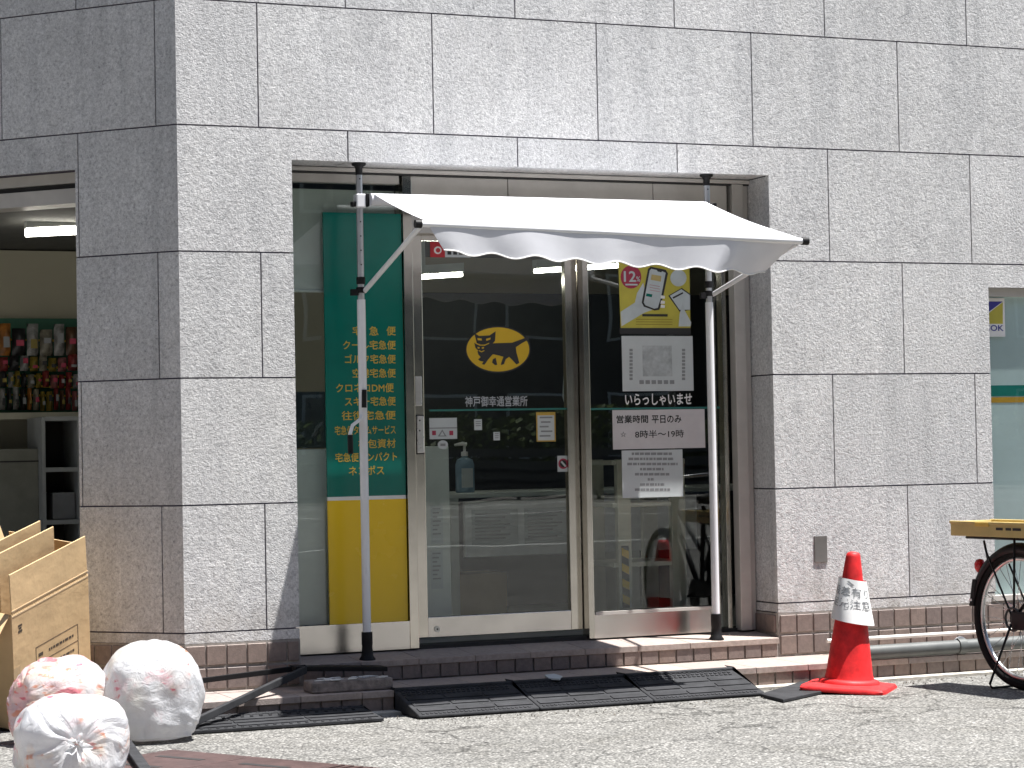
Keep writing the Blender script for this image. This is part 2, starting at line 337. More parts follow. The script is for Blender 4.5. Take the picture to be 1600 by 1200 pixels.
# lane paint and the far side of the street, seen in the glass
for i, (y, x0, x1) in enumerate(((-16.0, -30, 60), (-28.0, -30, 60), (-34.0, -30, 60))):
    m = MB().box(x0, x1, y, y+.22, .0, .004).build('lane_line', PAINTW); m['kind'] = 'structure'

bld = thing('corner_building', 'grey granite corner building with brown tiled base and glazed shop entrance', 'building')
# --- granite cladding
H0, H1 = -.05+G, None
OPEN = [(.565, 3.19, -1, 2.25+G), (4.555, 7.4, -.02+G, 1.672+G)]
OPEN2 = [(.586, 3.4, -1, 2.225+G)]
wall = part('granite_wall', bld)
JT = .0036
def cut(r, opens):
    rs = [r]
    for (a, b, c, d) in opens:
        nr = []
        for (x0, x1, z0, z1) in rs:
            if a >= x1 or b <= x0 or c >= z1 or d <= z0: nr.append((x0, x1, z0, z1)); continue
            if x0 < a: nr.append((x0, a, z0, z1))
            if b < x1: nr.append((b, x1, z0, z1))
            if z1 > d: nr.append((max(x0, a), min(x1, b), d, z1))
            if z0 < c: nr.append((max(x0, a), min(x1, b), z0, c))
        rs = nr
    return rs
ROWS = [(-.05+G, G)] + [(G+.6*k, G+.6*(k+1)) for k in range(0, 8)]
def clad(on2):
    X0 = .118 if on2 else .4022; Lmax = 3.9 if on2 else 9.0
    for ri, (z0, z1) in enumerate(ROWS):
        k = ri-1
        if ri == 0: xs = [0, 2.0, 4.555, 7.0, Lmax]
        else:
            s = X0 if k % 2 == 0 else X0+.45
            xs = [0]; x = s
            while x < Lmax: xs.append(x); x += .9
            xs.append(Lmax)
        for a, b in zip(xs, xs[1:]):
            r = (a+(JT if a else 0), b-JT, z0+(JT if ri else 0), z1-JT)
            rs = cut(r, OPEN2 if on2 else OPEN)
            if not rs: continue
            rs = [q for q in rs if q[1]-q[0] > .01 and q[3]-q[2] > .01]
            if not rs: continue
            m = MB()
            for (x0, x1, c0, c1) in rs:
                if on2: m.obox(w2(x0, 0, c0), D2*(x1-x0), -N2*.03, Vector((0, 0, c1-c0)))
                else: m.box(x0, x1, 0, .03, c0, c1)
            m.build('granite_panel', GRAN, wall)
clad(False); clad(True)
# reveals of the entrance: jambs and soffit in granite
for z0, z1 in [(-.05+G, G)] + [(G+.6*k, min(G+.6*(k+1), 2.25+G)) for k in range(4)]:
    MB().box(3.19, 3.22, .031, .34, z0+JT, z1-JT).build('granite_panel', GRAN, wall)
    MB().box(.535, .565, .031, .34, z0+JT, z1-JT).build('granite_panel', GRAN, wall)
xs = [.565, .8522, 1.7522, 2.6522, 3.19]
for a, b in zip(xs, xs[1:]): MB().box(a+JT, b-JT, .031, .34, 2.25+G, 2.28+G).build('granite_panel', GRAN, wall)
# backing (sealant shows in the joints)
bk = MB()
for (x0, x1, z0, z1) in cut((.006, 9.0, .1, 5.18), [(.55, 3.205, -1, 2.262+G), (4.555, 7.4, -.02+G, 1.672+G)]): bk.box(x0, x1, .009, .20, z0, z1)
for (x0, x1, z0, z1) in cut((.004, 3.9, .1, 5.18), OPEN2): bk.obox(w2(x0, -.009, z0), D2*(x1-x0), -N2*.19, Vector((0, 0, z1-z0)))
bk.build('joint_sealant', CAULK, bld)
# roof and rear shell, so that no daylight leaks in
sh = MB(); e2 = w2(3.9, -.2, 0)
outl = [(.0, .2, 0), (9.0, .2, 0), (9.0, 4.4, 0), (-3.4, 4.4, 0), (e2.x, e2.y, 0)]
sh.prism([(x, y, 5.16) for x, y, z in outl], (0, 0, .15)); sh.box(-3.5, 9.2, 4.4, 4.6, 0, 5.3); sh.box(9.0, 9.2, .0, 4.4, 0, 5.3); sh.box(-3.5, -3.3, e2.y, 4.4, 0, 5.3)
sh.build('roof', mat('grey_concrete', (.3, .3, .3), .9), bld)
FZ = .235
q_ = w2(.62, -.2, 0); inl = [(.30, .362, 0), (9.0, .362, 0), (9.0, 4.4, 0), (-3.4, 4.4, 0), (e2.x, e2.y, 0), (q_.x, q_.y, 0)]
MB().prism([(x, y, FZ-.12) for x, y, z in inl], (0, 0, .12)).build('interior_floor', IFLO, bld)
MB().prism([(x, y, 2.47) for x, y, z in inl], (0, 0, .06)).build('interior_ceiling', ICEIL, bld)
MB().box(-3.3, 9.0, 3.2, 3.3, FZ, 2.46).build('interior_back_wall', IWALL, bld)

# --- tiled plinth
TW = .1
tile_me = MB().box(0, TW-.008, 0, .012, 0, TW-.008).mesh('tile'); tile_me.materials.append(TILE)
bmx = bmesh.new(); bmx.from_mesh(tile_me); bmesh.ops.bevel(bmx, geom=[e for e in bmx.edges], offset=.0025, segments=1, affect='EDGES'); bmx.to_mesh(tile_me); bmx.free()
pl = part('tiled_plinth', bld)
mb = MB()
mb.box(.0, .567, -.002, .1, .1, -.052+G); mb.box(3.188, 9.0, -.002, .1, .1, -.052+G); mb.obox(w2(.002, .002, .1), D2*.58, -N2*.1, Vector((0, 0, -.052+G-.1)))
mb.box(3.186, 3.3, .02, .33, .1, -.052+G); mb.box(.45, .569, .02, .33, .1, -.052+G)
mb.build('grout_bed', GROUT, pl)
def jit(): return random.uniform(-.0012, .0012)
def tile_row(x0, x1, Y, z, parent, h=1.0):
    x = x0; i = 0
    while x < x1-.02:
        wd = min(TW, x1-x)/TW
        inst(tile_me, 'tile', parent, Matrix.Translation((x+.004, Y-.0095+jit(), z+.004)) @ Matrix.Diagonal((wd*(1 if wd == 1 else .98), 1, h, 1))); x += TW
for r, (z, h) in enumerate(((-.158+G, 1.0), (-.27+G, 1.06))):
    tile_row(.0, .56, 0, z, pl, h); tile_row(3.194, 9.0, 0, z, pl, h)
    s = .01
    Rm = Matrix(((D2.x*-1, -N2.x, 0, 0), (D2.y*-1, -N2.y, 0, 0), (0, 0, 1, 0), (0, 0, 0, 1)))
    for i in range(6):
        p = w2(.006+TW*(i+1)-.004, .0095+jit(), z+.004)
        inst(tile_me, 'tile', pl, Matrix.Translation(p) @ Rm @ Matrix.Diagonal((1, 1, h, 1)))
    Rj = Matrix(((0, 1, 0, 0), (-1, 0, 0, 0), (0, 0, 1, 0), (0, 0, 0, 1)))         # reveal tiles, facing the opening
    for i in range(3):
        inst(tile_me, 'tile', pl, Matrix.Translation((3.186-.008, .012+TW*(i+1), z+.004)) @ Rj @ Matrix.Diagonal((1, 1, h, 1)))

# --- entrance steps
stp = thing('entrance_steps', 'two low brown tiled steps running along the foot of the building', 'steps')
LZ, LZB, KZ = -.178+G, -.150+G, -.279+G
land = part('landing', stp)
mb = MB(); mb.prism([(.567, .0, .05), (.567, .0, LZ-.006), (.567, .36, LZB-.006), (.567, .36, .05)], (2.62, 0, 0)); mb.build('grout_bed', GROUT, land)
def slab(x0, x1, y0, y1, z0, z1, parent, nm='top_tile'):
    MB().prism([(x0, y0, z0-.03), (x0, y0, z0), (x0, y1, z1), (x0, y1, z1-.03)], (x1-x0, 0, 0)).build(nm, TOPT, parent, bevel=.002)
xs = [.57+.2985*i for i in range(9)]; xs[-1] = 3.184
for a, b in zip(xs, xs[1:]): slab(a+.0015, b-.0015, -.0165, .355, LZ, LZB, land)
tile_row(.58, 3.18, -.002, -.278+G+.001, land, .96)
led = part('ledge', stp)
m4 = mit(.40)
mb = MB(); mb.prism([(m4.x, m4.y, .0), (9, -.40, .0), (9, .005, .0), (0, .005, 0), tuple(w2(3.5, -.005, 0)), tuple(w2(3.5, .40, 0))], (0, 0, KZ-.006)); mb.build('grout_bed', GROUT, led)
x = m4.x+.02
slabs = [m4.x+.014+.2985*i for i in range(32)]
for a, b in zip(slabs, slabs[1:]): slab(a+.0015, b-.0015, -.4185, -.011, KZ-.002, KZ+.001, led)
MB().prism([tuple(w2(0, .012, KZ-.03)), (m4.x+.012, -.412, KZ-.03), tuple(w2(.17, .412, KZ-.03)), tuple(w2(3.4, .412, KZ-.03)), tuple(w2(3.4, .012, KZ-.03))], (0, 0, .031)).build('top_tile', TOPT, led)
tile_row(m4.x+.01, 9.0, -.402, .006, led, .96)
for i in range(12):
    inst(tile_me, 'tile', led, Matrix.Translation(w2(.19+TW*(i+1), .4095, .006)) @ Rm @ Matrix.Diagonal((1, 1, .96, 1)))

# --- entrance frame, fixed lights, sliding door
YF, YG, YD = .22, .262, .305
fr = part('entrance_frame', bld)
top = 2.245+G
MB().box(.567, 3.188, .20, .34, 2.226+G, 2.246+G).build('header_track', ALU, fr, bevel=.003)
MB().box(.567, 3.188, .212, .33, 2.217+G, 2.226+G).build('shadow_gap', DARK, fr)
xd0, xd1 = 1.212, 2.23
for a, b in ((xd0+.03, 1.79), (1.794, 2.62), (2.624, 3.06)):
    MB().box(a, b, .225, .29, 1.93+G, 2.216+G).build('transom_panel', ALU, fr, bevel=.002)
MB().box(.60, 1.20, .23, .29, 2.175+G, 2.216+G).build('window_head', ALU, fr)
MB().box(.567, .60, .225, .31, LZB, 2.216+G).build('mullion', STEEL, fr)
MB().box(1.214, 1.262, YF, .335, LZB, 2.216+G).build('mullion', STEEL, fr, bevel=.002)
MB().box(2.200, 2.232, YF, .30, LZB, 2.0+G).build('mullion', STEEL, fr, bevel=.002)
MB().box(3.083, 3.150, .205, .27, LZB, 2.224+G).build('mullion', ALU, fr, bevel=.004)
MB().box(3.154, 3.186, .225, .30, LZB, 2.224+G).build('mullion', ALU, fr, bevel=.003)
MB().box(3.035, 3.060, .26, .32, LZB, 2.216+G).build('mullion', STEEL, fr, bevel=.002)
MB().box(2.965, 2.99, .255, .30, LZB, 2.216+G).build('mullion', STEEL, fr, bevel=.002)
MB().box(.60, 3.19, .25, .36, LZB-.03, LZB+.012).build('door_track', DARK, fr)
lw = part('fixed_window', bld); lw['label'] = 'narrow fixed window left of the door'
MB().box(.60, 1.214, .225, .30, LZB, -.012+G).build('kick_panel', STEEL2, lw)
MB().box(.60, 1.214, YG, YG+.006, -.008+G, 2.175+G).build('glass_pane', GLASS, lw)
rw = part('fixed_window', bld); rw['label'] = 'fixed window right of the door'
MB().box(2.232, 2.965, .225, .30, LZB, -.020+G).build('kick_panel', STEEL2, rw)
MB().box(2.238, 2.960, .218, .24, -.030+G, -.014+G).build('sill', ALU, rw)
MB().box(2.232, 2.966, YG, YG+.006, -.018+G, 1.93+G).build('glass_pane', GLASS, rw)
MB().box(2.99, 3.083, YG+.03, YG+.036, LZB, 2.216+G).build('glass_pane', GLASS, rw)
dr = part('sliding_door', bld)
MB().box(1.264, 1.338, .29, .335, -.105+G, 1.98+G).build('stile', STEEL, dr, bevel=.003)
MB().box(2.132, 2.196, .29, .335, -.105+G, 1.98+G).build('stile', STEEL, dr, bevel=.003)
MB().box(1.338, 2.132, .292, .333, -.105+G, -.004+G).build('bottom_rail', STEEL2, dr, bevel=.002)
MB().box(1.338, 2.132, .292, .333, 1.90+G, 1.98+G).build('top_rail', STEEL, dr, bevel=.002)
MB().box(1.338, 2.132, .309, .315, -.004+G, 1.90+G).build('glass_pane', GLASS, dr)
c = at(683, 983, .290); MB().tube([(c.x, .2905, c.z), (c.x, .286, c.z)], .015, 20).build('floor_lock', SILV, dr); MB().tube([(c.x, .2865, c.z), (c.x, .284, c.z)], .005, 12).build('keyhole', DARK, dr)
rc = rect(648, 588, 659, 634, .285); MB().box(rc[0], rc[1], .280, .2905, rc[2], rc[3]).build('handle_plate', SILV, dr, bevel=.004)
rc = rect(650, 650, 662, 708, .285); MB().box(rc[0]-.004, rc[1]+.004, .284, .2905, rc[2]-.006, rc[3]+.006).build('handle_backplate', IDARK, dr, bevel=.006); hp = MB().box(rc[0], rc[1], .272, .285, rc[2], rc[3]).build('pull_handle', SILV, dr, bevel=.007)
for v in (657, 673): c = at(656, v, .27); MB().tube([(c.x, .2725, c.z), (c.x, .270, c.z)], .004, 10).build('keyhole', DARK, dr)
# vinyl print on the door glass
def oval(uc, vc, a, b, Y, n=40): return [at(uc+a*math.cos(2*math.pi*i/n), vc+b*math.sin(2*math.pi*i/n), Y) for i in range(n)]
YV = .3085
em = part('door_emblem', bld)
MB().prism(oval(778, 546, 51.5, 37, YV), (0, .0003, 0)).build('emblem_border', INK, em)
MB().prism(oval(778, 546, 49, 34.5, YV-.0006), (0, .0003, 0)).build('emblem_oval', LOGO, em)
def cp(px): return [(640+x/4.0, 360+y/4.0) for x, y in px]
CAT = [cp([(512, 706), (640, 702), (700, 680), (742, 664), (744, 682), (700, 706), (664, 730), (668, 762), (686, 828), (668, 838), (640, 808), (622, 790), (600, 806), (590, 836), (570, 842), (574, 824), (586, 790), (560, 782), (520, 774), (492, 806), (468, 840), (452, 836), (462, 820), (440, 816), (428, 806), (444, 792), (430, 776), (424, 756)]),
       cp([(404, 640), (434, 660), (500, 656), (538, 630), (534, 690), (506, 722), (462, 716), (420, 706)]),
       cp([(404, 702), (424, 712), (470, 712), (492, 704), (490, 734), (466, 756), (430, 752), (412, 734)]),
       cp([(520, 806), (538, 796), (548, 840), (534, 842), (516, 826)])]
for k, P_ in enumerate(CAT): flat('emblem_shape', P_, YV-.0012-.0003*k, INK, em, .0002)
for P_ in (cp([(424, 672), (450, 676), (452, 688), (426, 686)]), cp([(478, 678), (506, 670), (504, 682), (480, 690)]), cp([(424, 728), (438, 730), (436, 740), (426, 738)]), cp([(452, 730), (466, 728), (464, 738), (452, 740)]),
           cp([(412, 700), (440, 714), (470, 714), (498, 702), (496, 708), (470, 720), (438, 720), (412, 708)]), cp([(434, 748), (450, 756), (466, 748), (468, 753), (450, 762), (434, 754)])):
    flat('emblem_mark', P_, YV-.0024, LOGO, em, .0002)
text_rect('door_lettering', '神戸御幸通営業所', rect(727, 619, 824, 635, YV), YV, mat('pale_blue_vinyl', (.42, .45, .48), .5), dr, .015)
card('teal_stripe', rect(671, 638.5, 888, 641.5, YV), YV, mat('teal_vinyl', (.02, .16, .14), .5), dr)
YR = YG-.0008
card('teal_stripe', rect(922, 636.5, 1125, 639.5, YR), YR, bpy.data.materials['teal_vinyl'], rw)
text_rect('greeting_lettering', 'いらっしゃいませ', rect(977, 615, 1081, 633, YR), YR, INKW, rw, .02)

# right window with frosted film
YW = .06
wn = part('window', bld); wn['label'] = 'large window with teal and orange stripes at the right edge'
MB().box(4.555, 7.4, YW, YW+.006, -.02+G, 1.64+G).build('glass_pane', GLASS, wn)
MB().box(4.53, 7.4, YW+.012, YW+.016, -.02+G, 1.64+G).build('frosted_film', FILM, wn)
MB().box(4.53, 7.4, YW-.03, YW+.05, 1.625+G, 1.675+G).build('head_frame', ALU, wn); MB().box(4.53, 7.42, -.012, YW+.05, -.045+G, -.018+G).build('sill', ALU, wn)
rc = rect(1546, 602, 1700, 619, YW); card('teal_band', (4.53, 7.4, at(1570, 619, YW).z, at(1570, 602, YW).z), YW+.011, mat('teal_film', (.0, .20, .165), .4), wn, .001)
card('orange_band', (4.53, 7.4, at(1570, 629, YW).z, at(1570, 620.5, YW).z), YW+.011, mat('orange_film', (.62, .33, .03), .4), wn, .001)
sk = card('security_sticker', rect(1528, 466, 1570, 526, YW), YW-.0005, PAPER); tag(sk, 'blue and yellow security company sticker in the right window', 'sticker')
flat('print', [(1531, 471), (1567, 471), (1545, 487.5), (1531, 499)], YW-.0014, mat('navy_ink', (.03, .03, .25), .5), sk); flat('print', [(1567, 472), (1567, 506), (1531, 506), (1531, 500)], YW-.0014, YEL, sk)
text_rect('lettering', 'ALSOK', rect(1524.5, 508, 1567.5, 517, YW), YW-.0016, bpy.data.materials['navy_ink'], sk, .03)
rc = rect(1272, 837, 1292, 879, 0); oc = MB().box(rc[0], rc[1], -.006, .012, rc[2], rc[3]).build('outlet_cover', mat('grey_metal_cover', (.22, .21, .20), .4, .5), bld, bevel=.003)

# shop-front opening in the second wall
hd = part('shutter_header', bld)
for z0, z1, o0, o1, mt in ((2.17, 2.222, .06, .2, ALU), (2.145, 2.168, .08, .2, DARK), (2.07, 2.143, .05, .2, ALU)):
    MB().obox(w2(.59, -o0, z0+G), D2*2.8, -N2*(o1-o0), Vector((0, 0, z1-z0))).build('shutter_rail', mt, hd)

# ------------------------------------------------------------------ things inside, behind the glass
def ibox(name, label, cat, m, a, b, mt, group=None): return tag(MB().box(a[0], b[0], a[1], b[1], a[2], b[2]).build(name, mt, None, bevel=.006), label, cat, group)
sp = thing('sign_panel', 'tall teal and yellow service panel fixed over the left window', 'sign', (1.0, .3, FZ))
YP = .236
x0, x1 = at(511, 700, YP).x, at(633, 700, YP).x; zt, zm, zb = at(570, 333, YP).z, at(570, 779, YP).z, at(570, 975, YP).z
MB().box(x0, x1, YP, YP+.016, zm+.012, zt).build('teal_field', TEAL, sp); MB().box(x0, x1, YP, YP+.016, zm-.006, zm+.012).build('white_stripe', PAPER, sp); MB().box(x0, x1, YP, YP+.016, zb, zm-.006).build('yellow_field', YPAN, sp)
LN = [('宅', 551, 565, 517), ('急', 577, 591, 517), ('便', 604, 618, 517), ('クール宅急便', 536, 618, 539), ('ゴルフ宅急便', 539, 618, 561), ('空港宅急便', 551, 618, 583), ('クロネコDM便', 525, 615, 606), ('スキー宅急便', 539, 618, 627), ('往復宅急便', 534, 618, 649), ('宅急便タイムサービス', 523, 618, 672), ('梱包資材', 560, 618, 693), ('宅急便コンパクト', 524, 620, 714), ('ネコポス', 545, 600, 735)]
for s, a, b, v in LN: text_rect('lettering', s, rect(a, v-7, b, v+7, YP), YP-.001, GOLD, sp, .012)
bl = tag(MB().box(.60, 1.21, .33, .336, at(480, 452, .33).z, 2.15+G).build('roller_blind', BLIND), 'grey roller blind half lowered behind the left window', 'blind')
MB().tube([(.60, .333, at(480, 454, .33).z), (1.21, .333, at(480, 454, .33).z)], .009).build('bottom_bar', IGREY, bl)
ibox('partition_board', 'pale grey low partition board behind the left window', 'partition', None, (.60, .345, FZ), (1.22, .365, at(480, 702, .34).z), IGREY)
c = at(480, 690, .9); ibox('desk_monitor', 'dark screen standing behind the left window', 'monitor', None, (c.x-.12, .9, at(480, 700, .9).z), (c.x+.12, .94, at(480, 612, .9).z), mat('blue_grey_screen', (.10, .13, .15), .3))
# grey cabinet column just inside the door
Yc = .75; rc = rect(668, 697, 704, 985, Yc)
cb = ibox('grey_cabinet', 'pale grey cabinet standing just inside the sliding door', 'cabinet', None, (rc[0]-.2, Yc, FZ), (rc[1], Yc+.35, rc[3]), IGREY)
for k in range(2):
    rr = rect(673, 790+70*k, 692, 850+70*k, Yc); pp = card('posted_sheet', rr, Yc-.001, PAPERG); tag(pp, ('upper' if k == 0 else 'lower')+' notice sheet stuck on the grey cabinet inside the door', 'notice')
    for j in range(7): MB().box(rr[0]+.01, rr[1]-.012-.01*(j % 3), Yc-.0025, Yc-.0019, rr[3]-.02-.022*j, rr[3]-.012-.022*j).build('print_line', INKG, pp)
# counter with white front
Yk = 1.7; ct = thing('service_counter', 'long reception counter with white front panel inside the door', 'counter', (2.6, Yk, FZ))
xa, xb = at(706, 800, Yk).x, at(1180, 800, Yk).x+.3; ztop = at(800, 768, Yk).z
MB().box(xa-.1, xb, Yk-.05, Yk+.6, ztop-.03, ztop).build('counter_top', IGREY, ct, bevel=.006); MB().box(xa+.08, xb-.7, Yk, Yk+.03, at(800, 868, Yk).z, ztop-.05).build('front_panel', mat('white_laminate', (.78, .80, .80), .5), ct)
for x_ in (xa, xa+1.15, xb-.1): MB().box(x_, x_+.05, Yk+.02, Yk+.5, FZ, ztop-.03).build('leg', IGREY, ct)
for k in range(2):
    a0 = xa+.12+.33*k; pp = card('counter_notice', (a0, a0+.29, at(800, 850, Yk).z, at(800, 795, Yk).z), Yk-.002, PAPERG); tag(pp, ('left' if k == 0 else 'right')+' of two printed sheets on the counter front', 'notice')
    for j in range(8): MB().box(a0+.02, a0+.24-.03*(j % 3), Yk-.0036, Yk-.003, ztop-.13-.02*j, ztop-.122-.02*j).build('print_line', INKG, pp)
ibox('carton', 'brown carton stored under the reception counter', 'box', None, (xa+.1, Yk+.2, FZ), (xa+.42, Yk+.5, FZ+.26), CARD)
# pump bottle
c = at(735, 766, Yk-.02); pb = thing('pump_bottle', 'clear blue pump bottle of sanitiser on the counter end', 'bottle', (c.x, Yk+.06, ztop))
BL = mat('clear_blue_plastic', (.22, .32, .40), .2); sc_ = 1.0
MB().lathe([(.0, 0), (.055, 0), (.058, .01), (.058, .16), (.048, .19), (.018, .205), (.018, .215)], (c.x, Yk+.06, ztop), 24, 1, .6).build('body', BL, pb, auto=40)
MB().lathe([(.02, .21), (.02, .235), (.008, .237), (.007, .275)], (c.x, Yk+.06, ztop), 16).tube([(c.x+.012, Yk+.06, ztop+.278), (c.x-.01, Yk+.06, ztop+.282), (c.x-.06, Yk+.06, ztop+.275)], [.012, .012, .007], 10).build('pump', PAPER, pb, auto=40)
card('bottle_label', (c.x-.035, c.x+.035, ztop+.03, ztop+.14), Yk+.06-.036, PAPERG, pb)
cbp = [at(u_, v_, .36) for u_, v_ in ((884, 455), (885, 500), (883, 545), (881, 590), (880, 620), (884, 638), (888, 642))]
tag(MB().tube(cbp, .003, 6).build('hanging_cable', IGREY, None, smooth=True), 'thin pale cable hanging inside the right edge of the door', 'cable')
# dark cabinets behind the counter
ibox('dark_shelving', 'dark wall shelving behind the reception counter', 'shelving', None, (2.2, 2.75, FZ), (6.4, 3.18, 2.2), IDARK)
# beige rack behind the right window
Yr = .62; rk = thing('steel_rack', 'beige steel rack standing behind the right window', 'rack', (2.6, Yr, FZ))
for a, b in ((966, 987), (1050, 1072)):
    rc = rect(a, 720, b, 955, Yr); MB().box(rc[0], rc[1], Yr, Yr+.04, FZ, at(975, 718, Yr).z).build('post', IBEIGE, rk, bevel=.004); MB().box(rc[0]+.03, rc[1]+.03, Yr+.4, Yr+.44, FZ, at(975, 718, Yr).z).build('post', IBEIGE, rk)
xa2, xb2 = at(940, 800, Yr).x, at(1085, 800, Yr).x
for v in (722, 788, 881): z_ = at(1015, v, Yr).z; MB().box(xa2+.07, xb2-.05, Yr+.006, Yr+.43, z_-.012, z_+.012).build('shelf', IBEIGE, rk)
rc = rect(972, 853, 983, 950, Yr-.002); YT = Yr-.004
tp = part('hazard_tape', rk); MB().box(rc[0], rc[1], YT, Yr-.001, rc[2], rc[3]).build('tape', INK, tp)
hh = (rc[3]-rc[2])/8
for k in range(4):
    zz = rc[2]+hh*(2*k+.3); MB().prism([(rc[0], YT-.001, zz+hh*.5), (rc[1], YT-.001, zz), (rc[1], YT-.001, zz+hh), (rc[0], YT-.001, zz+hh*1.5)], (0, .0005, 0)).build('stripe', LOGO, tp)
# ceiling lamps
def lamp(name, label, ua, va, ub, vb, Y, r=.0115):
    a, b = at(ua, va, Y), at(ub, vb, Y); t = thing(name, label, 'lamp', tuple((a+b)/2), 'lit ceiling lamps')
    d = (b-a); MB().tube([a, b], r, 12).build('tube', TUBE, t, auto=40); MB().obox(a+Vector((0, -.03, r+.004)), d, (0, .06, 0), (0, 0, .05)).build('housing', IGREY, t); 
    MB().box((a.x+b.x)/2-.01, (a.x+b.x)/2+.01, Y-.01, Y+.01, a.z+r+.05, 2.47).build('hanger', IGREY, t)
lamp('ceiling_lamp', 'lit lamp tube seen left of the granite corner', 40, 364, 190, 357, 1.6, .021)
lamp('ceiling_lamp', 'lit lamp tube in the upper left of the door glass', 600, 437, 722, 429, 1.5)
lamp('ceiling_lamp', 'lit lamp tube seen across the door and right window', 835, 424, 985, 414, 1.5)
# snack display at the back of the left shop opening
Ys = 3.0; sn = thing('wire_display_rack', 'yellow wire display rack on the dim back wall', 'rack', tuple(at(40, 690, Ys)))
rl = MB()
for v in (532, 574, 588, 604, 618): a, b = at(-60, v-3, Ys), at(200, v+3, Ys); MB().tube([a, b], .006, 8).build('rail', mat('yellow_wire', (.5, .36, .02), .4) if 'yellow_wire' not in bpy.data.materials else bpy.data.materials['yellow_wire'], sn)
a, b = at(-60, 492, Ys+.15), at(200, 512, Ys+.15); MB().box(a.x, b.x, Ys+.13, Ys+.17, at(60, 652, Ys).z, a.z-.02).build('back_board', IGREEN, sn)
a = at(-60, 645, Ys); MB().box(a.x, b.x, Ys-.12, Ys+.13, at(60, 650, Ys).z-.02, at(60, 645, Ys).z).build('shelf', IBEIGE, sn)
packs = []
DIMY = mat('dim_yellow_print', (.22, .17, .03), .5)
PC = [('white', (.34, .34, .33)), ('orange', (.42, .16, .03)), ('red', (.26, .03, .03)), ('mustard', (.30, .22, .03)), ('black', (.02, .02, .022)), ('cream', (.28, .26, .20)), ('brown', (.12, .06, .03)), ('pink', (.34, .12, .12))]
for rn, v0, v1, wd, seq in (('upper', 506, 556, 21, [1, 4, 0, 5, 0, 6, 0, 5]), ('second', 556, 580, 14, [2, 4, 0, 3, 5, 3, 7, 2, 0]), ('third', 582, 606, 11, [4, 0, 3, 4, 5, 3, 2, 7, 2, 2, 0, 6]), ('bottom', 608, 641, 10, [0, 4, 0, 4, 1, 5, 3, 3, 2, 6, 2, 7, 5])):
    u_ = -2.0
    for q, ci in enumerate(seq):
        if u_ > 130: break
        w_ = wd*random.uniform(.8, 1.15); j_ = random.uniform(-4, 4); packs.append((u_, v0+j_+(7 if rn == 'upper' and q % 2 else 0), u_+w_-1, v1+j_*.3, PC[ci][1], ('only %s packet in the %s row' % (PC[ci][0], rn)) if seq.count(ci) == 1 else '%s %s packet from the left in the %s row' % (('first', 'second', 'third', 'fourth')[seq[:q].count(ci)], PC[ci][0], rn))); u_ += w_+1
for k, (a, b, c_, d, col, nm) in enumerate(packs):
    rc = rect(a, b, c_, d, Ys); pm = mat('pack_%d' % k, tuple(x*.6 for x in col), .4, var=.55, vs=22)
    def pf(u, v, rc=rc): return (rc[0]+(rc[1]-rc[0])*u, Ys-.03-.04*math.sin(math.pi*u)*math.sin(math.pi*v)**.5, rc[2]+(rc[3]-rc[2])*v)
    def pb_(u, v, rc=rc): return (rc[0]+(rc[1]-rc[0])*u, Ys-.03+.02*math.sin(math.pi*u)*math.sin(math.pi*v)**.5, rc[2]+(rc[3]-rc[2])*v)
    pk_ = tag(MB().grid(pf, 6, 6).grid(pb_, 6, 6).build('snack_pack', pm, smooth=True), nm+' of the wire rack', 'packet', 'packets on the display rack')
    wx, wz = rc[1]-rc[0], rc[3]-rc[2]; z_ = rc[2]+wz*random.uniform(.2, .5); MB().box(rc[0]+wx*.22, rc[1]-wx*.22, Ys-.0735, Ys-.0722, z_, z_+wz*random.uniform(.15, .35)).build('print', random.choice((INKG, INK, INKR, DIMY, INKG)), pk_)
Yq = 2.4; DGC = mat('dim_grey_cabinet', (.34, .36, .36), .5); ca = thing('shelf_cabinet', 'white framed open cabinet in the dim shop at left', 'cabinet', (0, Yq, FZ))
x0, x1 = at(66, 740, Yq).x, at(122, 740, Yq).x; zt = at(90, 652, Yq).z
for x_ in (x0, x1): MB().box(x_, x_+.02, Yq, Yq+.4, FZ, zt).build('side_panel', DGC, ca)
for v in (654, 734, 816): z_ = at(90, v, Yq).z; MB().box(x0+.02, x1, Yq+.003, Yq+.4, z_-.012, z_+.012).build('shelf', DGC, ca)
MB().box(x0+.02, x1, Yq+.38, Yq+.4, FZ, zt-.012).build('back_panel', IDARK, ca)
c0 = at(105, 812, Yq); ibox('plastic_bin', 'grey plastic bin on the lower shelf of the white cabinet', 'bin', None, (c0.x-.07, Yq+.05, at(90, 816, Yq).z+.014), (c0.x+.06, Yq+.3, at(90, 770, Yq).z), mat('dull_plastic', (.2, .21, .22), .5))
rc = rect(-80, 702, 62, 985, 2.5); ib = ibox('grey_half_wall', 'dull grey panelled counter front at the far left', 'counter', None, (rc[0], 2.5, FZ), (rc[1], 2.9, rc[3]), mat('dull_grey_panel', (.20, .205, .17), .7)); MB().box(rc[0], rc[1], 2.497, 2.5, at(30, 721, 2.5).z-.004, at(30, 721, 2.5).z+.004).build('panel_joint', DARK, ib)

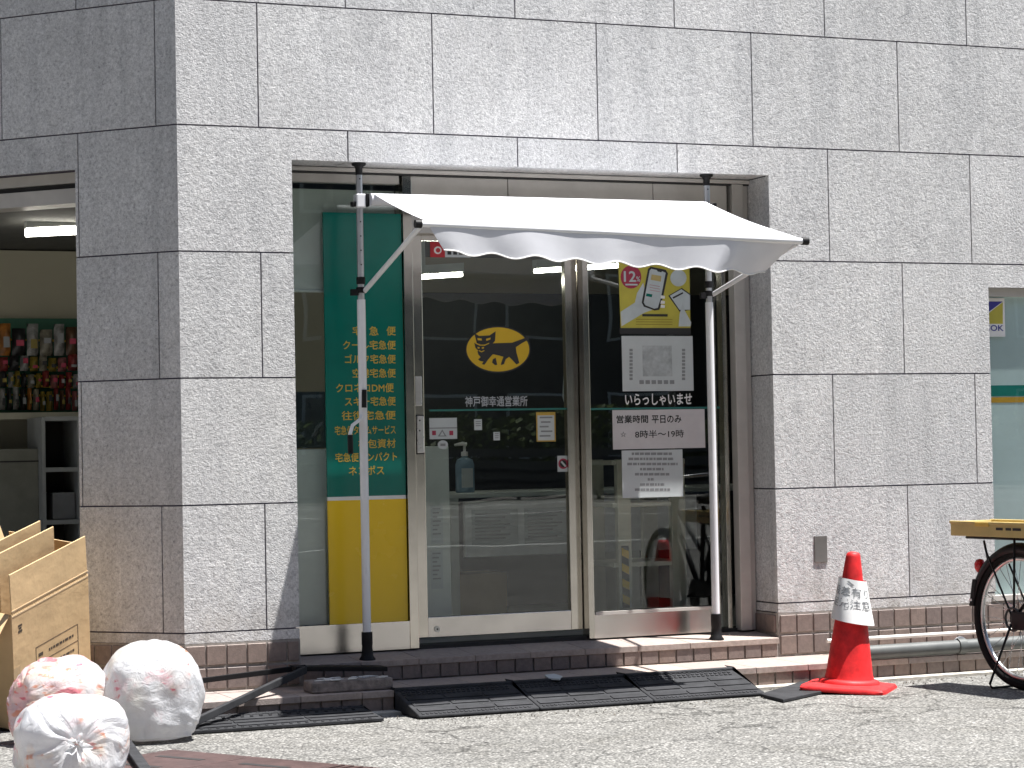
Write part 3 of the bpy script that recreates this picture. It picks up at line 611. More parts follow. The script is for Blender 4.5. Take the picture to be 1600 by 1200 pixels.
# ------------------------------------------------------------------ posters and stickers on the glass
YI = YG-.0012                                        # stuck on the right window
yp = MB().prism([at(966, 407, YI), at(1077, 411, YI), at(1079, 523, YI), at(970, 519, YI)], (0, .0008, 0)).build('yellow_poster', YEL)
tag(yp, 'yellow poster with a hand holding a phone in the right window', 'poster')
def pp_(px, mt, l=1, nm='print'): return flat(nm, [(880+x/6.154, 380+y/6.154) for x, y in px], YI-.0004*l, mt, yp, .0002)
LB = mat('pale_blue_print', (.50, .56, .58), .6)
pp_([(535, 815), (1225, 815), (1225, 880), (548, 872)], INK)
cx_, cy_ = 652, 325; pp_([(cx_+100*math.cos(i*math.pi/12), cy_+112*math.sin(i*math.pi/12)) for i in range(24)], INKR)
pp_([(1108+78*math.cos(i*math.pi/12), 335+80*math.sin(i*math.pi/12)) for i in range(24)], LB)
pp_([(552, 660), (690, 570), (710, 480), (770, 380), (790, 470), (775, 570), (860, 640), (780, 668), (560, 800)], LB)
pp_([(840, 225), (985, 255), (1008, 290), (960, 520), (925, 640), (880, 648), (775, 610), (755, 570), (815, 250)], INK, 2)
pp_([(848, 246), (900, 258), (908, 272), (942, 280), (952, 270), (985, 285), (940, 520), (910, 622), (875, 630), (790, 596), (775, 570), (832, 262)], LB, 3)
pp_([(800, 482), (858, 492), (852, 520), (796, 510)], TEAL, 4); pp_([(850, 300), (945, 315), (938, 370), (842, 352)], mat('ochre_print', (.45, .36, .14), .6), 4)
for y in (395, 420, 445): pp_([(832, y), (930, y+18), (928, y+26), (830, y+8)], mat('rose_print', (.42, .30, .32), .6) if 'rose_print' not in bpy.data.materials else bpy.data.materials['rose_print'], 4)
for y in (515, 565, 605): pp_([(940, y-14), (978, y-8), (976, y+18), (936, y+16)], PAPER, 4)
pp_([(1010, 505), (1140, 430), (1225, 490), (1225, 640), (1120, 660)], INK, 2); pp_([(1026, 505), (1136, 442), (1218, 498), (1220, 640), (1118, 640)], LB, 3)
pp_([(1110, 800), (1120, 680), (1150, 570), (1170, 650), (1230, 760), (1225, 800)], LB, 4); pp_([(1050, 520), (1150, 470), (1155, 484), (1060, 534)], INK, 4)
pp_([(760, 680), (1005, 682), (1005, 706), (760, 704)], INK); 
for y in (728, 752, 776): pp_([(700, y), (1050, y+2), (1050, y+10), (700, y+8)], mat('olive_print', (.30, .24, .03), .6) if 'olive_print' not in bpy.data.materials else bpy.data.materials['olive_print'])
x0, x1, z0, z1 = rect(975, 424, 993, 440, YI); text_rect('lettering', '12', (x0, x1, z0, z1), YI-.0012, LB, yp, .03); x0, x1, z0, z1 = rect(994, 432, 1000, 440, YI); text_rect('lettering', '%', (x0, x1, z0, z1), YI-.0012, LB, yp, .02)
card('print', rect(977, 443.5, 996, 446, YI), YI-.001, LB, yp, .0002)
gp = card('grey_poster', rect(972, 525, 1083, 611, YI), YI+.0006, PAPERG); tag(gp, 'pale grey poster with blank middle under the yellow poster', 'poster')
for u in (986, 1068): 
    for k in range(9): card('print', rect(u-2.5, 545+k*5.6, u+2.5, 549+k*5.6, YI), YI-.0004, INKG, gp, .0002)
for k in range(6): card('print', rect(999+k*9.5, 594, 1006+k*9.5, 600, YI), YI-.0004, INKG, gp, .0002)
card('print', rect(1004, 540, 1050, 588, YI), YI-.0004, mat('smudged_grey_print', (.40, .43, .44), .7, var=.22, vs=28), gp, .0002)
YO = YG-.002
hs = card('opening_hours_sign', rect(957, 640, 1101, 701, YO), YO, PAPERW, None, .003); tag(hs, 'white opening hours sheet on the right window beside the pole', 'sign')
text_rect('lettering', '営業時間', rect(963, 649, 1012, 661, YO), YO-.0036, INK, hs, .022); text_rect('lettering', '平日のみ', rect(1018, 649, 1064, 661, YO), YO-.0036, INK, hs, .022)
text_rect('lettering', '☆', rect(969, 674, 978, 683, YO), YO-.0036, INKG, hs, .01); text_rect('lettering', '8時半〜19時', rect(992, 672, 1068, 684, YO), YO-.0036, INK, hs, .008)
ns = card('printed_notice', rect(972, 703, 1067, 777, YI), YI+.0006, PAPERG); tag(ns, 'pale blue printed notice below the opening hours sheet', 'notice')
for k, (a, b) in enumerate(((987, 1051), (982, 1052), (980, 1060), (1000, 1038), (992, 1047), (1012, 1022), (1000, 1038), (992, 1048))):
    u_ = a
    while u_ < b: e_ = min(b, u_+random.uniform(4, 11)); card('print', rect(u_, 707+k*8, e_-1.2, 711+k*8, YI), YI-.0004, INKG, ns, .0002); u_ = e_
YS = YV-.001
def stick(nm, lab, r, mt): 
    o = card(nm, rect(*r, YS), YS, mt); tag(o, lab, 'sticker'); return o
s1 = stick('warning_sticker', 'white warning sticker with two red marks beside the door handle', (671, 653, 714, 686), PAPERG)
card('print', rect(671, 668, 714, 669.6, YS), YS-.0012, INKG, s1, .0002); 
for a in (675, 702): card('print', rect(a, 673, a+6, 680, YS), YS-.0012, INKR, s1, .0002)
flat('print', [(691, 671), (698, 682), (684, 682)], YS-.0012, INKG, s1, .0002); flat('print', [(691, 674), (694.5, 680.5), (687.5, 680.5)], YS-.0015, PAPERG, s1, .0002)
s2 = MB().prism(oval(692, 695, 8, 7, YS), (0, .0006, 0)).build('round_sticker', PAPERG); tag(s2, 'small round white sticker under the warning sticker', 'sticker'); card('print', rect(688, 693, 696, 697, YS), YS-.001, INKG, s2, .0002)
s3 = stick('tag_sticker', 'small white tag on the door glass, upper of two', (741, 655, 753, 672), PAPERG); s4 = stick('tag_sticker', 'small white tag on the door glass, lower of two', (771, 675, 781, 688), PAPERG)
for s_, r_ in ((s3, (743, 658, 751, 668)), (s4, (773, 677, 779, 685))):
    for k in range(3): card('print', rect(r_[0], r_[1]+3.2*k, r_[2], r_[1]+1.3+3.2*k, YS), YS-.001, INKG, s_, .0002)
s5 = stick('notice_sticker', 'white sticker with orange edge at the right of the door glass', (838, 644, 868, 690), mat('orange_edge', (.5, .33, .06), .5)); card('print', rect(840, 649, 866, 688, YS), YS-.001, PAPERG, s5, .0002)
for k in range(5): card('print', rect(843+(k % 2)*2, 651+k*7.2, 863-(k % 3)*3, 653.5+k*7.2, YS), YS-.0014, INKG, s5, .0002)
s6 = stick('no_smoking_sticker', 'white square sticker with a red ring low on the door glass', (871, 712, 889, 737), PAPERG)
MB().prism(oval(880, 724.5, 7.6, 8.2, YS-.0009), (0, .0002, 0)).build('print', INKR, s6); MB().prism(oval(880, 724.5, 5.2, 5.8, YS-.0013), (0, .0002, 0)).build('print', INK, s6); flat('print', [(876, 722), (878, 720), (885, 728), (883, 730)], YS-.0017, PAPERG, s6, .0002)
s7 = stick('door_brand_sticker', 'red and grey sticker at the top of the door under the awning', (672, 378, 735, 402), PAPERG); card('print', rect(672, 378, 695, 402, YS), YS-.001, RED, s7, .0002); MB().prism(oval(684, 391, 6, 6, YS-.0014), (0, .0002, 0)).build('print', INKW, s7); MB().prism(oval(684.5, 391, 3.6, 3.6, YS-.0018), (0, .0002, 0)).build('print', RED, s7)
for k in range(4): card('print', rect(699+k*9, 392, 705+k*9, 398, YS), YS-.001, INK, s7, .0002)

# ------------------------------------------------------------------ awning on two tension poles
YPO = .04
aw = thing('awning', 'white scalloped awning on two tension poles before the door', 'awning', (1.87, YPO, LZ))
PX = (.921, 2.842)
ZB = 2.078+G                                          # roller height
FB = (Vector((.876, -.91, 1.858+G)), Vector((2.845, -.91, 1.815+G)))   # front bar ends
for k, x in enumerate(PX):
    zf = LZ+.002; zc = 2.248+G
    po = MB().tube([(x, YPO, zf+.13), (x, YPO, 1.58+G)], .0205, 20).build('pole', WPAINT, aw, auto=40)
    MB().lathe([(.040, 0), (.040, .006), (.030, .02), (.025, .07), (.027, .075), (.027, .135), (.0215, .137)], (x, YPO, zf), 20).build('foot', BLKP, po, auto=40)
    up = MB().tube([(x, YPO, 1.56+G), (x, YPO, zc-.03)], .0165, 20).build('upper_tube', APIPE, po, auto=40)
    MB().lathe([(.0172, -.058), (.0178, -.026), (.024, -.015), (.034, -.010), (.036, -.001)], (x, YPO, zc), 20).build('ceiling_cap', BLKP, po, auto=40)
    for j in range(8): MB().tube([(x-.002, YPO-.0162, 1.68+G+.07*j), (x-.002, YPO-.0172, 1.68+G+.07*j)], .004, 8).build('adjusting_hole', DARK, po)
    MB().box(x-.024, x+.026, YPO-.03, YPO+.024, ZB-.05, ZB+.018).build('roller_bracket', WPAINT if k == 0 else BLKP, po, bevel=.006); MB().box(x-.045, x-.022, YPO-.02, YPO+.015, ZB-.045, ZB-.018).build('clamp_knob', BLKP, po, bevel=.006); MB().box(x+.022, x+.04, YPO-.035, YPO+.01, ZB-.045, ZB+.02).build('end_cap', BLKP, po, bevel=.004)
    MB().tube([(x, YPO, 1.655+G), (x, YPO, 1.69+G)], .0215, 16).build('collar', BLKP, po); MB().tube([(x, YPO, 1.612+G), (x, YPO, 1.64+G)], .024, 16).box(x-.052, x-.018, YPO-.012, YPO+.012, 1.60+G, 1.63+G).build('strut_clamp', BLKP, po)
    sx = x+(.026 if k == 0 else .03); fb = FB[k]
    MB().tube([(sx-.01, YPO-.01, 1.622+G), (fb.x+(.0 if k == 0 else -.02), fb.y+.01, fb.z-.01)], .0125, 12).build('strut', WPAINT, aw, auto=40)
    MB().tube([fb+Vector((-.03 if k == 0 else .0, 0, 0)), fb+Vector((.0 if k == 0 else .035, 0, 0))], .019, 14).build('bar_end', BLKP, aw, auto=40)
MB().tube([(PX[0]+.04, -.005, ZB-.012), (PX[1]-.03, -.005, ZB-.008)], .030, 20).build('roller', CLOTH, aw, auto=40)
MB().tube(FB, .0155, 14).build('front_bar', WPAINT, aw, auto=40)
L0, L1 = Vector((PX[0]+.055, -.01, ZB+.018)), Vector((PX[1]-.035, -.01, ZB+.022)); F0, F1 = FB[0]+Vector((.02, 0, .017)), FB[1]+Vector((-.02, 0, .017))
def canopy(u, v):
    p = (L0*(1-u)+L1*u)*(1-v)+(F0*(1-u)+F1*u)*v
    sag = -.022*math.sin(math.pi*v)*(1-.5*abs(2*u-1)**2); wv = .004*math.sin(u*23+v*3)*v*(1-v)*3
    return p+Vector((0, 0, sag+wv))
o = MB().grid(canopy, 80, 24).build('canopy', CLOTH, aw, smooth=True, fix=False)
NS = 8.2
def valance(u, v):
    p = F0*(1-u)+F1*u
    ins = (.085*(1-u)-.165*u**2*1.0)*0
    xl, xr = F0.x+.085*v, F1.x-.125*v; x = xl*(1-u)+xr*u
    ph = u*NS*2*math.pi-.9; sc = .5-.5*math.cos(ph)
    dep = .128+.036*u+.020*sc*(1 if u > .06 else u/.06)
    y = p.y-.010-.004*math.sin(ph*.5+1)*v-.003*v*math.sin(u*31)
    c = max(0, (u-.80)/.20); y += .13*v*c**1.1                # right end folded in under the awning
    y += .007*v*math.sin(u*9+2); z = p.z-.006-dep*v*(1-.06*c)
    return Vector((x, y, z))
MB().grid(valance, 160, 16).build('valance', CLOTH, aw, smooth=True, fix=False)
hem = [valance(i/160, 1.0)+Vector((0, -.001, 0)) for i in range(161)]
MB().tube(hem, .0035, 6).build('hem', mat('white_hem_tape', (.8, .8, .78), .7), aw, smooth=True)
# crank on the left pole
a = at(562, 656, YPO-.04); b_ = at(547, 678, YPO-.05); c = at(547, 708, YPO-.05)
ck = part('crank', aw); MB().tube([a+Vector((.02, .03, .02)), a, (a+b_)/2+Vector((-.012, 0, .008)), b_, c], .009, 10).build('crank_rod', WPAINT, ck, auto=40); MB().tube([b_+Vector((0, 0, -.004)), c+Vector((.003, 0, -.004))], .0135, 12).build('grip', BLKP, ck, auto=40)
a = at(569, 609, YPO-.02); b_ = at(569, 637, YPO-.02); MB().tube([a, b_], .0125, 12).build('crank_clip', BLKP, aw, auto=40)

# ------------------------------------------------------------------ rubber ramps and floor things
def ramp_block(x0, x1, yb, yf, h, nm, label, mt, grp, skew=.0):
    t = thing(nm, label, 'ramp', ((x0+x1)/2, yf, 0), grp)
    h0 = .018
    MB().prism([(x0, yf, .004), (x0, yf, h0), (x0, yb+.05, h), (x0, yb, h), (x0, yb, .004)], (x1-x0, 0, 0)).build('body', mt, t, bevel=.006)
    nr = 9; L = Vector((0, (yb+.05)-yf, h-h0)); n_ = Vector((0, -L.z, L.y)).normalized(); 
    st_ = MB(); w_ = x1-x0
    for r in range(3):                                   # raised grip bars
        f0 = .12+.2*r; p = Vector((x0, yf, h0))+L*f0
        for c in range(3): st_.obox(p+Vector((.02+c*(w_-.02)/3, 0, 0))-n_*.002, Vector(((w_-.06)/3, 0, 0)), L*.11, n_*.006)
    st_.build('grip_bars', mt, t)['kind'] = 'stuff'
    k_ = MB()
    for r in range(4):
        for c in range(22):
            p = Vector((x0, yf, h0))+L*(.70+.075*r)+Vector((.02+c*(w_-.05)/22+(.006 if r % 2 else 0), 0, 0)); k_.obox(p-n_*.002, (.013, 0, 0), L*.035, n_*.006)
    for c in range(26):
        p = Vector((x0, yf, h0))+L*.03+Vector((.02+c*(w_-.05)/26, 0, 0)); k_.obox(p-n_*.002, (.011, 0, 0), L*.04, n_*.005)
    k_.build('grip_studs', mt, t)['kind'] = 'stuff'
    return t
XR = [.885, 1.487, 2.080, 2.685]
for k, lab in enumerate(('black rubber kerb ramp at the left end of the row of three', 'middle black rubber kerb ramp before the door', 'sunlit black rubber kerb ramp at the right end of the row')):
    ramp_block(XR[k]+.0015, XR[k+1]-.0015, -.425, -.745, .112, 'kerb_ramp', lab, RUBG, 'kerb ramps at the entrance step')
ramp_block(-.30, .72, -.47, -.735, .045, 'low_kerb_ramp', 'long low black rubber wedge at the step foot near the bags', RUBG, None)
mt_ = MB().prism([atz(1188, 1089, .002), atz(1224, 1098, .002), atz(1292, 1083, .002), atz(1284, 1066, .002), atz(1250, 1070, .002)], (0, 0, .016)).build('rubber_mat', RUBG, None, bevel=.003); tag(mt_, 'small dark rubber mat scrap lying beside the cone base', 'mat')
# black folded stand leaning on the steps
fs = thing('folded_stand', 'black folded metal frame lying on the steps beside the bags', 'stand', tuple(at(470, 1050, -.15)))
p1, p2 = at(300, 1070, -.10), at(478, 1047, -.10); MB().obox(p1, p2-p1, (0, .012, 0), (0, 0, .026)).build('bar', BLKP, fs, bevel=.003)
p1, p2 = atz(300, 1138, .03), at(480, 1052, -.18); d = (p2-p1); MB().obox(p1, d, Vector((.0, .04, .0)), (0, 0, .034)).build('bar', RUBG, fs, bevel=.003)
p1, p2 = at(462, 1049, -.16), at(606, 1049, -.16); MB().obox(p1, p2-p1, (0, .10, 0), (0, 0, .022)).build('cross_plate', BLKP, fs, bevel=.003)
blk = tag(MB().obox(Vector((.50, -.37, KZ)), (.40, -.005, 0), (0, .13, 0), (0, 0, .055)).build('broken_block', mat('chipped_stone', (.21, .18, .165), .9, var=.4, vs=22, bs=.8, bscale=40, bd=.008), None, bevel=.008), 'chipped brown block with flaking white top on the step', 'block')
wf = MB()
for k in range(26):
    x = .51+.37*random.random(); y = -.365+.11*random.random(); r_ = random.uniform(.012, .03); wf.prism([(x+r_*random.uniform(.6, 1.3)*math.cos(a_), y+.6*r_*random.uniform(.6, 1.3)*math.sin(a_), KZ+.0565) for a_ in [i*math.pi/4 for i in range(8)]], (0, 0, .002+.0004*k*.3))
wf.build('white_flakes', mat('flaking_white_paint', (.62, .62, .60), .8), blk)['kind'] = 'stuff'
lf = tag(MB().prism([atz(851, 1057, KZ+.002), atz(866, 1055, KZ+.002), atz(879, 1059, KZ+.002), atz(874, 1063, KZ+.002), atz(858, 1062, KZ+.002)], (0, 0, .008)).build('paper_scrap', PAPERG), 'crumpled pale scrap on the edge of the kerb ramp', 'litter')

gt = MB()
for k in range(420):                                  # grit swept against the step
    x = random.uniform(-.2, 5.2); y = -.53-abs(random.gauss(0, .10)); y = y-.28 if .86 < x < 2.72 else y; r_ = random.uniform(.003, .008); p = Vector((x, y, r_*.5))
    q = [p+Vector((random.uniform(-1, 1), random.uniform(-1, 1), random.uniform(-.3, .3)))*r_ for _ in range(3)]+[p+Vector((0, 0, r_))]
    for t_ in ((0, 1, 2), (0, 1, 3), (1, 2, 3), (2, 0, 3)): gt.poly([q[i_] for i_ in t_])
gto = gt.build('kerb_grit', mat('grit_stone', (.12, .105, .085), .9, var=.5, vs=40)); tag(gto, 'loose grit gathered along the foot of the steps', 'grit'); gto['kind'] = 'stuff'
# pipe along the step edge and thin white conduit
gp_ = thing('drain_pipe', 'grey plastic pipe running along the step behind the cone', 'pipe', (4.0, -.405, KZ))
MB().tube([(3.36, -.405, KZ+.037), (4.5, -.405, KZ+.041), (9.0, -.405, KZ+.040)], .036, 20).build('pipe', PIPEG, gp_, auto=40)
for x in (4.02, 5.6): MB().tube([(x, -.405, KZ+.041), (x+.045, -.405, KZ+.041)], .042, 20).build('coupling', PIPEG, gp_, auto=40); MB().tube([(x+.02+.04*math.cos(i*math.pi/8), -.405, KZ+.055+.032*math.sin(i*math.pi/8)) for i in range(9)], .005, 8).build('pipe_clip', SILV, gp_, auto=40)
cw = tag(MB().tube([(3.45, -.05, -.205+G), (9.0, -.05, -.203+G)], .011, 12).build('white_conduit', PIPEW, None, auto=40), 'thin white conduit along the tiled wall behind the cone', 'conduit')
MB().box(4.78, 9, -.10, -.07, KZ+.02, KZ+.03).build('clip', PIPEW, cw)

# steel drain covers in the foreground
e1 = Vector((.50, -.866, 0)); e2_ = Vector((-.866, -.50, 0)); dc = Vector((-.395, -1.235, .002))
for k, lab in enumerate(('brown steel drain cover nearest the bags', 'middle brown slotted steel drain cover in the foreground', 'ribbed brown steel drain cover at the bottom edge')):
    p = dc+e1*(.46*k); t = tag(MB().obox(p, e1*.452, e2_*.6, (0, 0, .008)).build('drain_cover', RUST, None, bevel=.003), lab, 'drain cover', 'steel drain covers')
    if k < 2: MB().obox(p+e1*.10+e2_*.16+Vector((0, 0, .0079)), e1*.25, e2_*.035, (0, 0, .0012)).build('slot', DARK, t); MB().obox(p+e1*.10+e2_*.40+Vector((0, 0, .0079)), e1*.25, e2_*.035, (0, 0, .0012)).build('slot', DARK, t)
    else:
        for j in range(9): MB().obox(p+e1*(.03+.047*j)+e2_*.03+Vector((0, 0, .0075)), e1*.02, e2_*.54, (0, 0, .006)).build('rib', RUST, t)

# ------------------------------------------------------------------ traffic cone with a paper notice
CX, CY = 3.15, -.75
cn = thing('traffic_cone', 'red traffic cone with square base and white paper sleeve', 'cone', (CX, CY, 0))
ca_ = math.radians(-42)
def sq(r, z, n=48, p=6.0):
    o = []
    for i in range(n):
        t = 2*math.pi*i/n; k = (abs(math.cos(t))**p+abs(math.sin(t))**p)**(-1/p); x, y = r*k*math.cos(t), r*k*math.sin(t)
        o.append((CX+x*math.cos(ca_)-y*math.sin(ca_), CY+x*math.sin(ca_)+y*math.cos(ca_), z))
    return o
bs = MB(); rings = [sq(.208, .0, p=14), sq(.212, .004, p=14), sq(.212, .016, p=14), sq(.205, .025, p=14), sq(.155, .034, p=5)]
for r in rings: bs.v += r
for i in range(len(rings)-1):
    for k in range(48): l = (k+1) % 48; bs.f.append((i*48+k, i*48+l, (i+1)*48+l, (i+1)*48+k))
bs.f.append(tuple(range(47, -1, -1))); bs.f.append(tuple(4*48+k for k in range(48)))
bs.build('base', CONE, cn, auto=40)
CR = lambda z: .118-(.118-.036)*(z-.055)/(.66-.055)
MB().lathe([(.150, .030), (.148, .045), (.138, .053), (.122, .056), (CR(.08), .08), (CR(.2), .2), (CR(.35), .35), (CR(.5), .5), (CR(.62), .62), (.036, .655), (.033, .668), (.024, .676), (.01, .679)], (CX, CY, 0), 48).build('body', CONE, cn, auto=50)
pn = thing('paper_sleeve', 'white handwritten paper notice wrapped round the red cone', 'notice', (CX, CY, .36))
ZA, ZC = .335, .545
def sleeve(a, z, g=.018): 
    f = (z-ZA)/(ZC-ZA); r = CR(z)+g+.012*(1-f)*(.6+.4*math.cos(a+.6))+.0025*math.sin(a*4+z*14); return Vector((CX+r*math.cos(a), CY+r*math.sin(a), z))
def slv(u, v):
    a = -math.pi*.0+2*math.pi*u; tilt = -.014*math.sin(a+2.2); return sleeve(a, ZA+(ZC-ZA)*v+tilt*(1-.3*v))
MB().grid(slv, 64, 12).build('paper', PAPER, pn, smooth=True, fix=False)
ac = math.atan2(CP.y-CY, CP.x-CX)
def onp(z0, z1, wd):
    def f(x, y): 
        a = ac-.12+(x-.5)*wd; z = z0+(z1-z0)*y; return sleeve(a, z-.014*math.sin(a+2.2)*(1-.3*(z-ZA)/(ZC-ZA)), .0195)
    return f
text_map('lettering', '段差有り', onp(.462, .508, 2.5), INKG, pn, .0); text_map('lettering', '足元注意', onp(.405, .45, 2.5), INKG, pn, .0)
for k in range(3): text_map('creases', '、', onp(.515, .535, .35+.1*k), INKG, pn, .0)

# ------------------------------------------------------------------ bicycle parked rear to the wall
BH = Vector((.10, -.995, 0)).normalized(); BS = Vector((-BH.y, BH.x, 0)); B0 = Vector((3.86, -1.21, 0)); WR = .335
def bp(f, s, z): return B0+BH*f+BS*s+Vector((0, 0, z))
TM = Matrix.Translation((CX, CY, .004)) @ Matrix.Rotation(math.radians(3.2), 4, Vector((math.sin(YAW), math.cos(YAW), 0))) @ Matrix.Translation((-CX, -CY, 0))
for o_ in (cn, pn): o_.matrix_world = TM @ o_.matrix_world
bk_ = thing('bicycle', 'black delivery bicycle with yellow crate on its rear rack', 'bicycle', tuple(B0))
def circ(f0, z0, r, n=48, s=0, a0=0, a1=2*math.pi): return [bp(f0+r*math.cos(a0+(a1-a0)*i/n), s, z0+r*math.sin(a0+(a1-a0)*i/n)) for i in range(n)]
for f0, nm in ((0, 'rear_wheel'), (1.10, 'front_wheel')):
    wh = part(nm, bk_); MB().tube(circ(f0, WR+.012, WR-.012), .024, 10, True).build('tyre', TYRE, wh, smooth=True); MB().tube(circ(f0, WR+.012, WR-.042), .012, 8, True).build('rim', SILV, wh, smooth=True)
    hb = MB().tube([bp(f0, -.05, WR+.012), bp(f0, .05, WR+.012)], .022, 14).tube([bp(f0, -.038, WR+.012), bp(f0, -.03, WR+.012)], .05, 18); hb.build('hub', IDARK, wh, auto=40)
    for i in range(32):
        a = 2*math.pi*i/32; sd = .03 if i % 2 else -.03; a2 = a+(.5 if i % 4 < 2 else -.5)
        MB().tube([bp(f0+.025*math.cos(a2), sd, WR+.012+.025*math.sin(a2)), bp(f0+(WR-.04)*math.cos(a), 0, WR+.012+(WR-.04)*math.sin(a))], .0016, 5).build('spoke', CHROME, wh, smooth=True)
AX = WR+.012
fd = MB(); n = 30
for i in range(n+1):
    a = math.radians(15+150*i/n); 
    for j, (s, dr_) in enumerate(((-.034, -.035), (-.030, .0), (0, .014), (.030, .0), (.034, -.035))): fd.v.append(tuple(bp((WR+.022+dr_)*math.cos(a), s, AX+(WR+.022+dr_)*math.sin(a))))
for i in range(n):
    for j in range(4): q = i*5+j; fd.f.append((q, q+1, q+6, q+5))
fo = fd.build('rear_mudguard', BBLK, bk_, smooth=True); sm = fo.modifiers.new('solid', 'SOLIDIFY'); sm.thickness = .002
ar = math.radians(163); MB().obox(bp((WR+.03)*math.cos(ar)-.004, -.038, AX+(WR+.03)*math.sin(ar)-.06), BH*.030+Vector((0, 0, .0)), BS*.076, BH*.03+Vector((0, 0, .135))).build('mud_flap', BBLK, bk_, bevel=.004); MB().obox(bp((WR+.03)*math.cos(ar)+.004, -.041, AX+(WR+.03)*math.sin(ar)-.035), BH*.018, BS*.004, (0, 0, .012)).build('white_mark', PAPER, bk_)
a_ = math.radians(140); tl_ = bp((WR+.05)*math.cos(a_)-.01, .0, AX+(WR+.05)*math.sin(a_)); MB().lathe([(.001, -.036), (.016, -.032), (.027, -.012), (.028, .012), (.018, .03), (.001, .035)], tl_, 20).build('tail_light', LENS, bk_, smooth=True); MB().obox(tl_+BH*.045+Vector((0, 0, -.01))-BS*.012, BH*.022, BS*.024, (0, 0, .032)).build('reflector', PAPER, bk_, bevel=.004)
MB().tube([bp(-.27, 0, .72), bp(-.25, 0, .65), bp(-.235, 0, .585)], .006, 8).build('rack_stay', BBLK, bk_, smooth=True)
for s in (-.055, .055):
    MB().tube([bp(0, s, AX), bp(.43, s*.4, .80)], .008, 10).build('seat_stay', BBLK, bk_, smooth=True); MB().tube([bp(0, s, AX), bp(.46, s*.5, .29)], .009, 10).build('chain_stay', BBLK, bk_, smooth=True); MB().tube([bp(0, s, AX), bp(.05, s*1.5, .745)], .006, 8).build('rack_leg', BBLK, bk_, smooth=True); MB().tube([bp(0, s*1.1, AX), bp(-WR*.55, s, .66)], .005, 8).build('mudguard_stay', BBLK, bk_, smooth=True)
MB().tube([bp(-.33, -.06, .738), bp(-.33, .06, .738), bp(.32, .06, .738), bp(.32, -.06, .738)], .007, 8, True).tube([bp(-.10, -.06, .738), bp(-.10, .06, .738)], .005, 8).tube([bp(.10, -.06, .738), bp(.10, .06, .738)], .005, 8).build('rear_rack', BBLK, bk_, smooth=True)
MB().tube([bp(.46, 0, .29), bp(.40, 0, .84)], .016, 12).build('seat_tube', BBLK, bk_, smooth=True); MB().tube([bp(.46, 0, .29), bp(.88, 0, .75)], .018, 12).build('down_tube', BBLK, bk_, smooth=True); MB().tube([bp(.43, 0, .55), bp(.86, 0, .82)], .014, 12).build('top_tube', BBLK, bk_, smooth=True); MB().tube([bp(.90, 0, .70), bp(.86, 0, .98)], .019, 12).build('head_tube', BBLK, bk_, smooth=True)
for s in (-.05, .05): MB().tube([bp(.90, s*.6, .70), bp(1.10, s, AX)], .010, 10).build('fork_blade', BBLK, bk_, smooth=True)
MB().tube([bp(.70, -.28, 1.02), bp(.80, -.24, 1.04), bp(.85, 0, 1.02), bp(.80, .24, 1.04), bp(.70, .28, 1.02)], .011, 10).build('handlebar', CHROME, bk_, smooth=True)
sd_ = MB().grid(lambda u, v: bp(.20+.27*u, (.10*(1-u)**.7+.02)*(2*v-1), .885+.03*math.sin(math.pi*v)*(1-.3*u)+.02*(1-u)), 10, 10).build('saddle', BLKP, bk_, smooth=True); s_m = sd_.modifiers.new('solid', 'SOLIDIFY'); s_m.thickness = .045
MB().tube([bp(.46, -.06, .29), bp(.46, .06, .29)], .02, 12).tube([bp(.46, -.055, .29), bp(.46, -.049, .29)], .09, 24).tube([bp(.46, -.08, .29), bp(.62, -.08, .24)], .008, 8).tube([bp(.46, .08, .29), bp(.30, .08, .34)], .008, 8).build('crankset', IDARK, bk_, auto=40)
MB().obox(bp(.0, -.075, AX-.05), BH*.46, BS*.02, (0, 0, .09)).build('chain_case', BBLK, bk_, bevel=.008); MB().tube(circ(0, AX, .055, 20, -.06), .006, 8, True).build('gear', IDARK, bk_, smooth=True)
MB().tube([bp(.02, -.09, AX-.02), bp(-.10, -.13, .03), bp(-.12, -.10, .008), bp(-.12, .10, .008), bp(-.10, .13, .03), bp(.02, .09, AX-.02)], .006, 8).build('stand', SILV if False else BBLK, bk_, smooth=True)
# crate on the rack
cr_ = thing('yellow_crate', 'shallow yellow plastic crate strapped on the bicycle rack', 'crate', tuple(bp(0, 0, .75)))
cz, ch, f0, f1, hw = .748, .072, -.36, .42, .13
MB().obox(bp(f0, -hw, cz), BH*(f1-f0), BS*2*hw, (0, 0, .006)).build('floor', BTRAY, cr_)
for s in (-1, 1): MB().obox(bp(f0, s*hw-.006, cz+.001), BH*(f1-f0), BS*.012, (0, 0, ch)).build('side', BTRAY, cr_, bevel=.003); MB().obox(bp(f0-.004, s*hw-.011, cz+ch-.012), BH*(f1-f0+.008), BS*.022, (0, 0, .014)).build('rim', BTRAY, cr_, bevel=.003)
for f in (f0, f1-.012): MB().obox(bp(f, -hw+.006, cz+.001), BH*.012, BS*(2*hw-.012), (0, 0, ch-.002)).build('end', BTRAY, cr_, bevel=.003)
for fa in (-.17, .22): MB().obox(bp(fa, -hw-.013, cz+ch-.022), BH*.10, BS*.008, (0, 0, .020)).build('grip_lug', mat('orange_yellow_plastic', (.66, .43, .08), .5) if 'orange_yellow_plastic' not in bpy.data.materials else bpy.data.materials['orange_yellow_plastic'], cr_, bevel=.002)
for fa, fb_ in ((-.02, .03), (.05, .09), (.10, .16)): MB().obox(bp(fa, -hw-.0072, cz+.034), BH*(fb_-fa), BS*.0008, (0, 0, .013)).build('print', INK, cr_)
BSK = [k for k in ()]

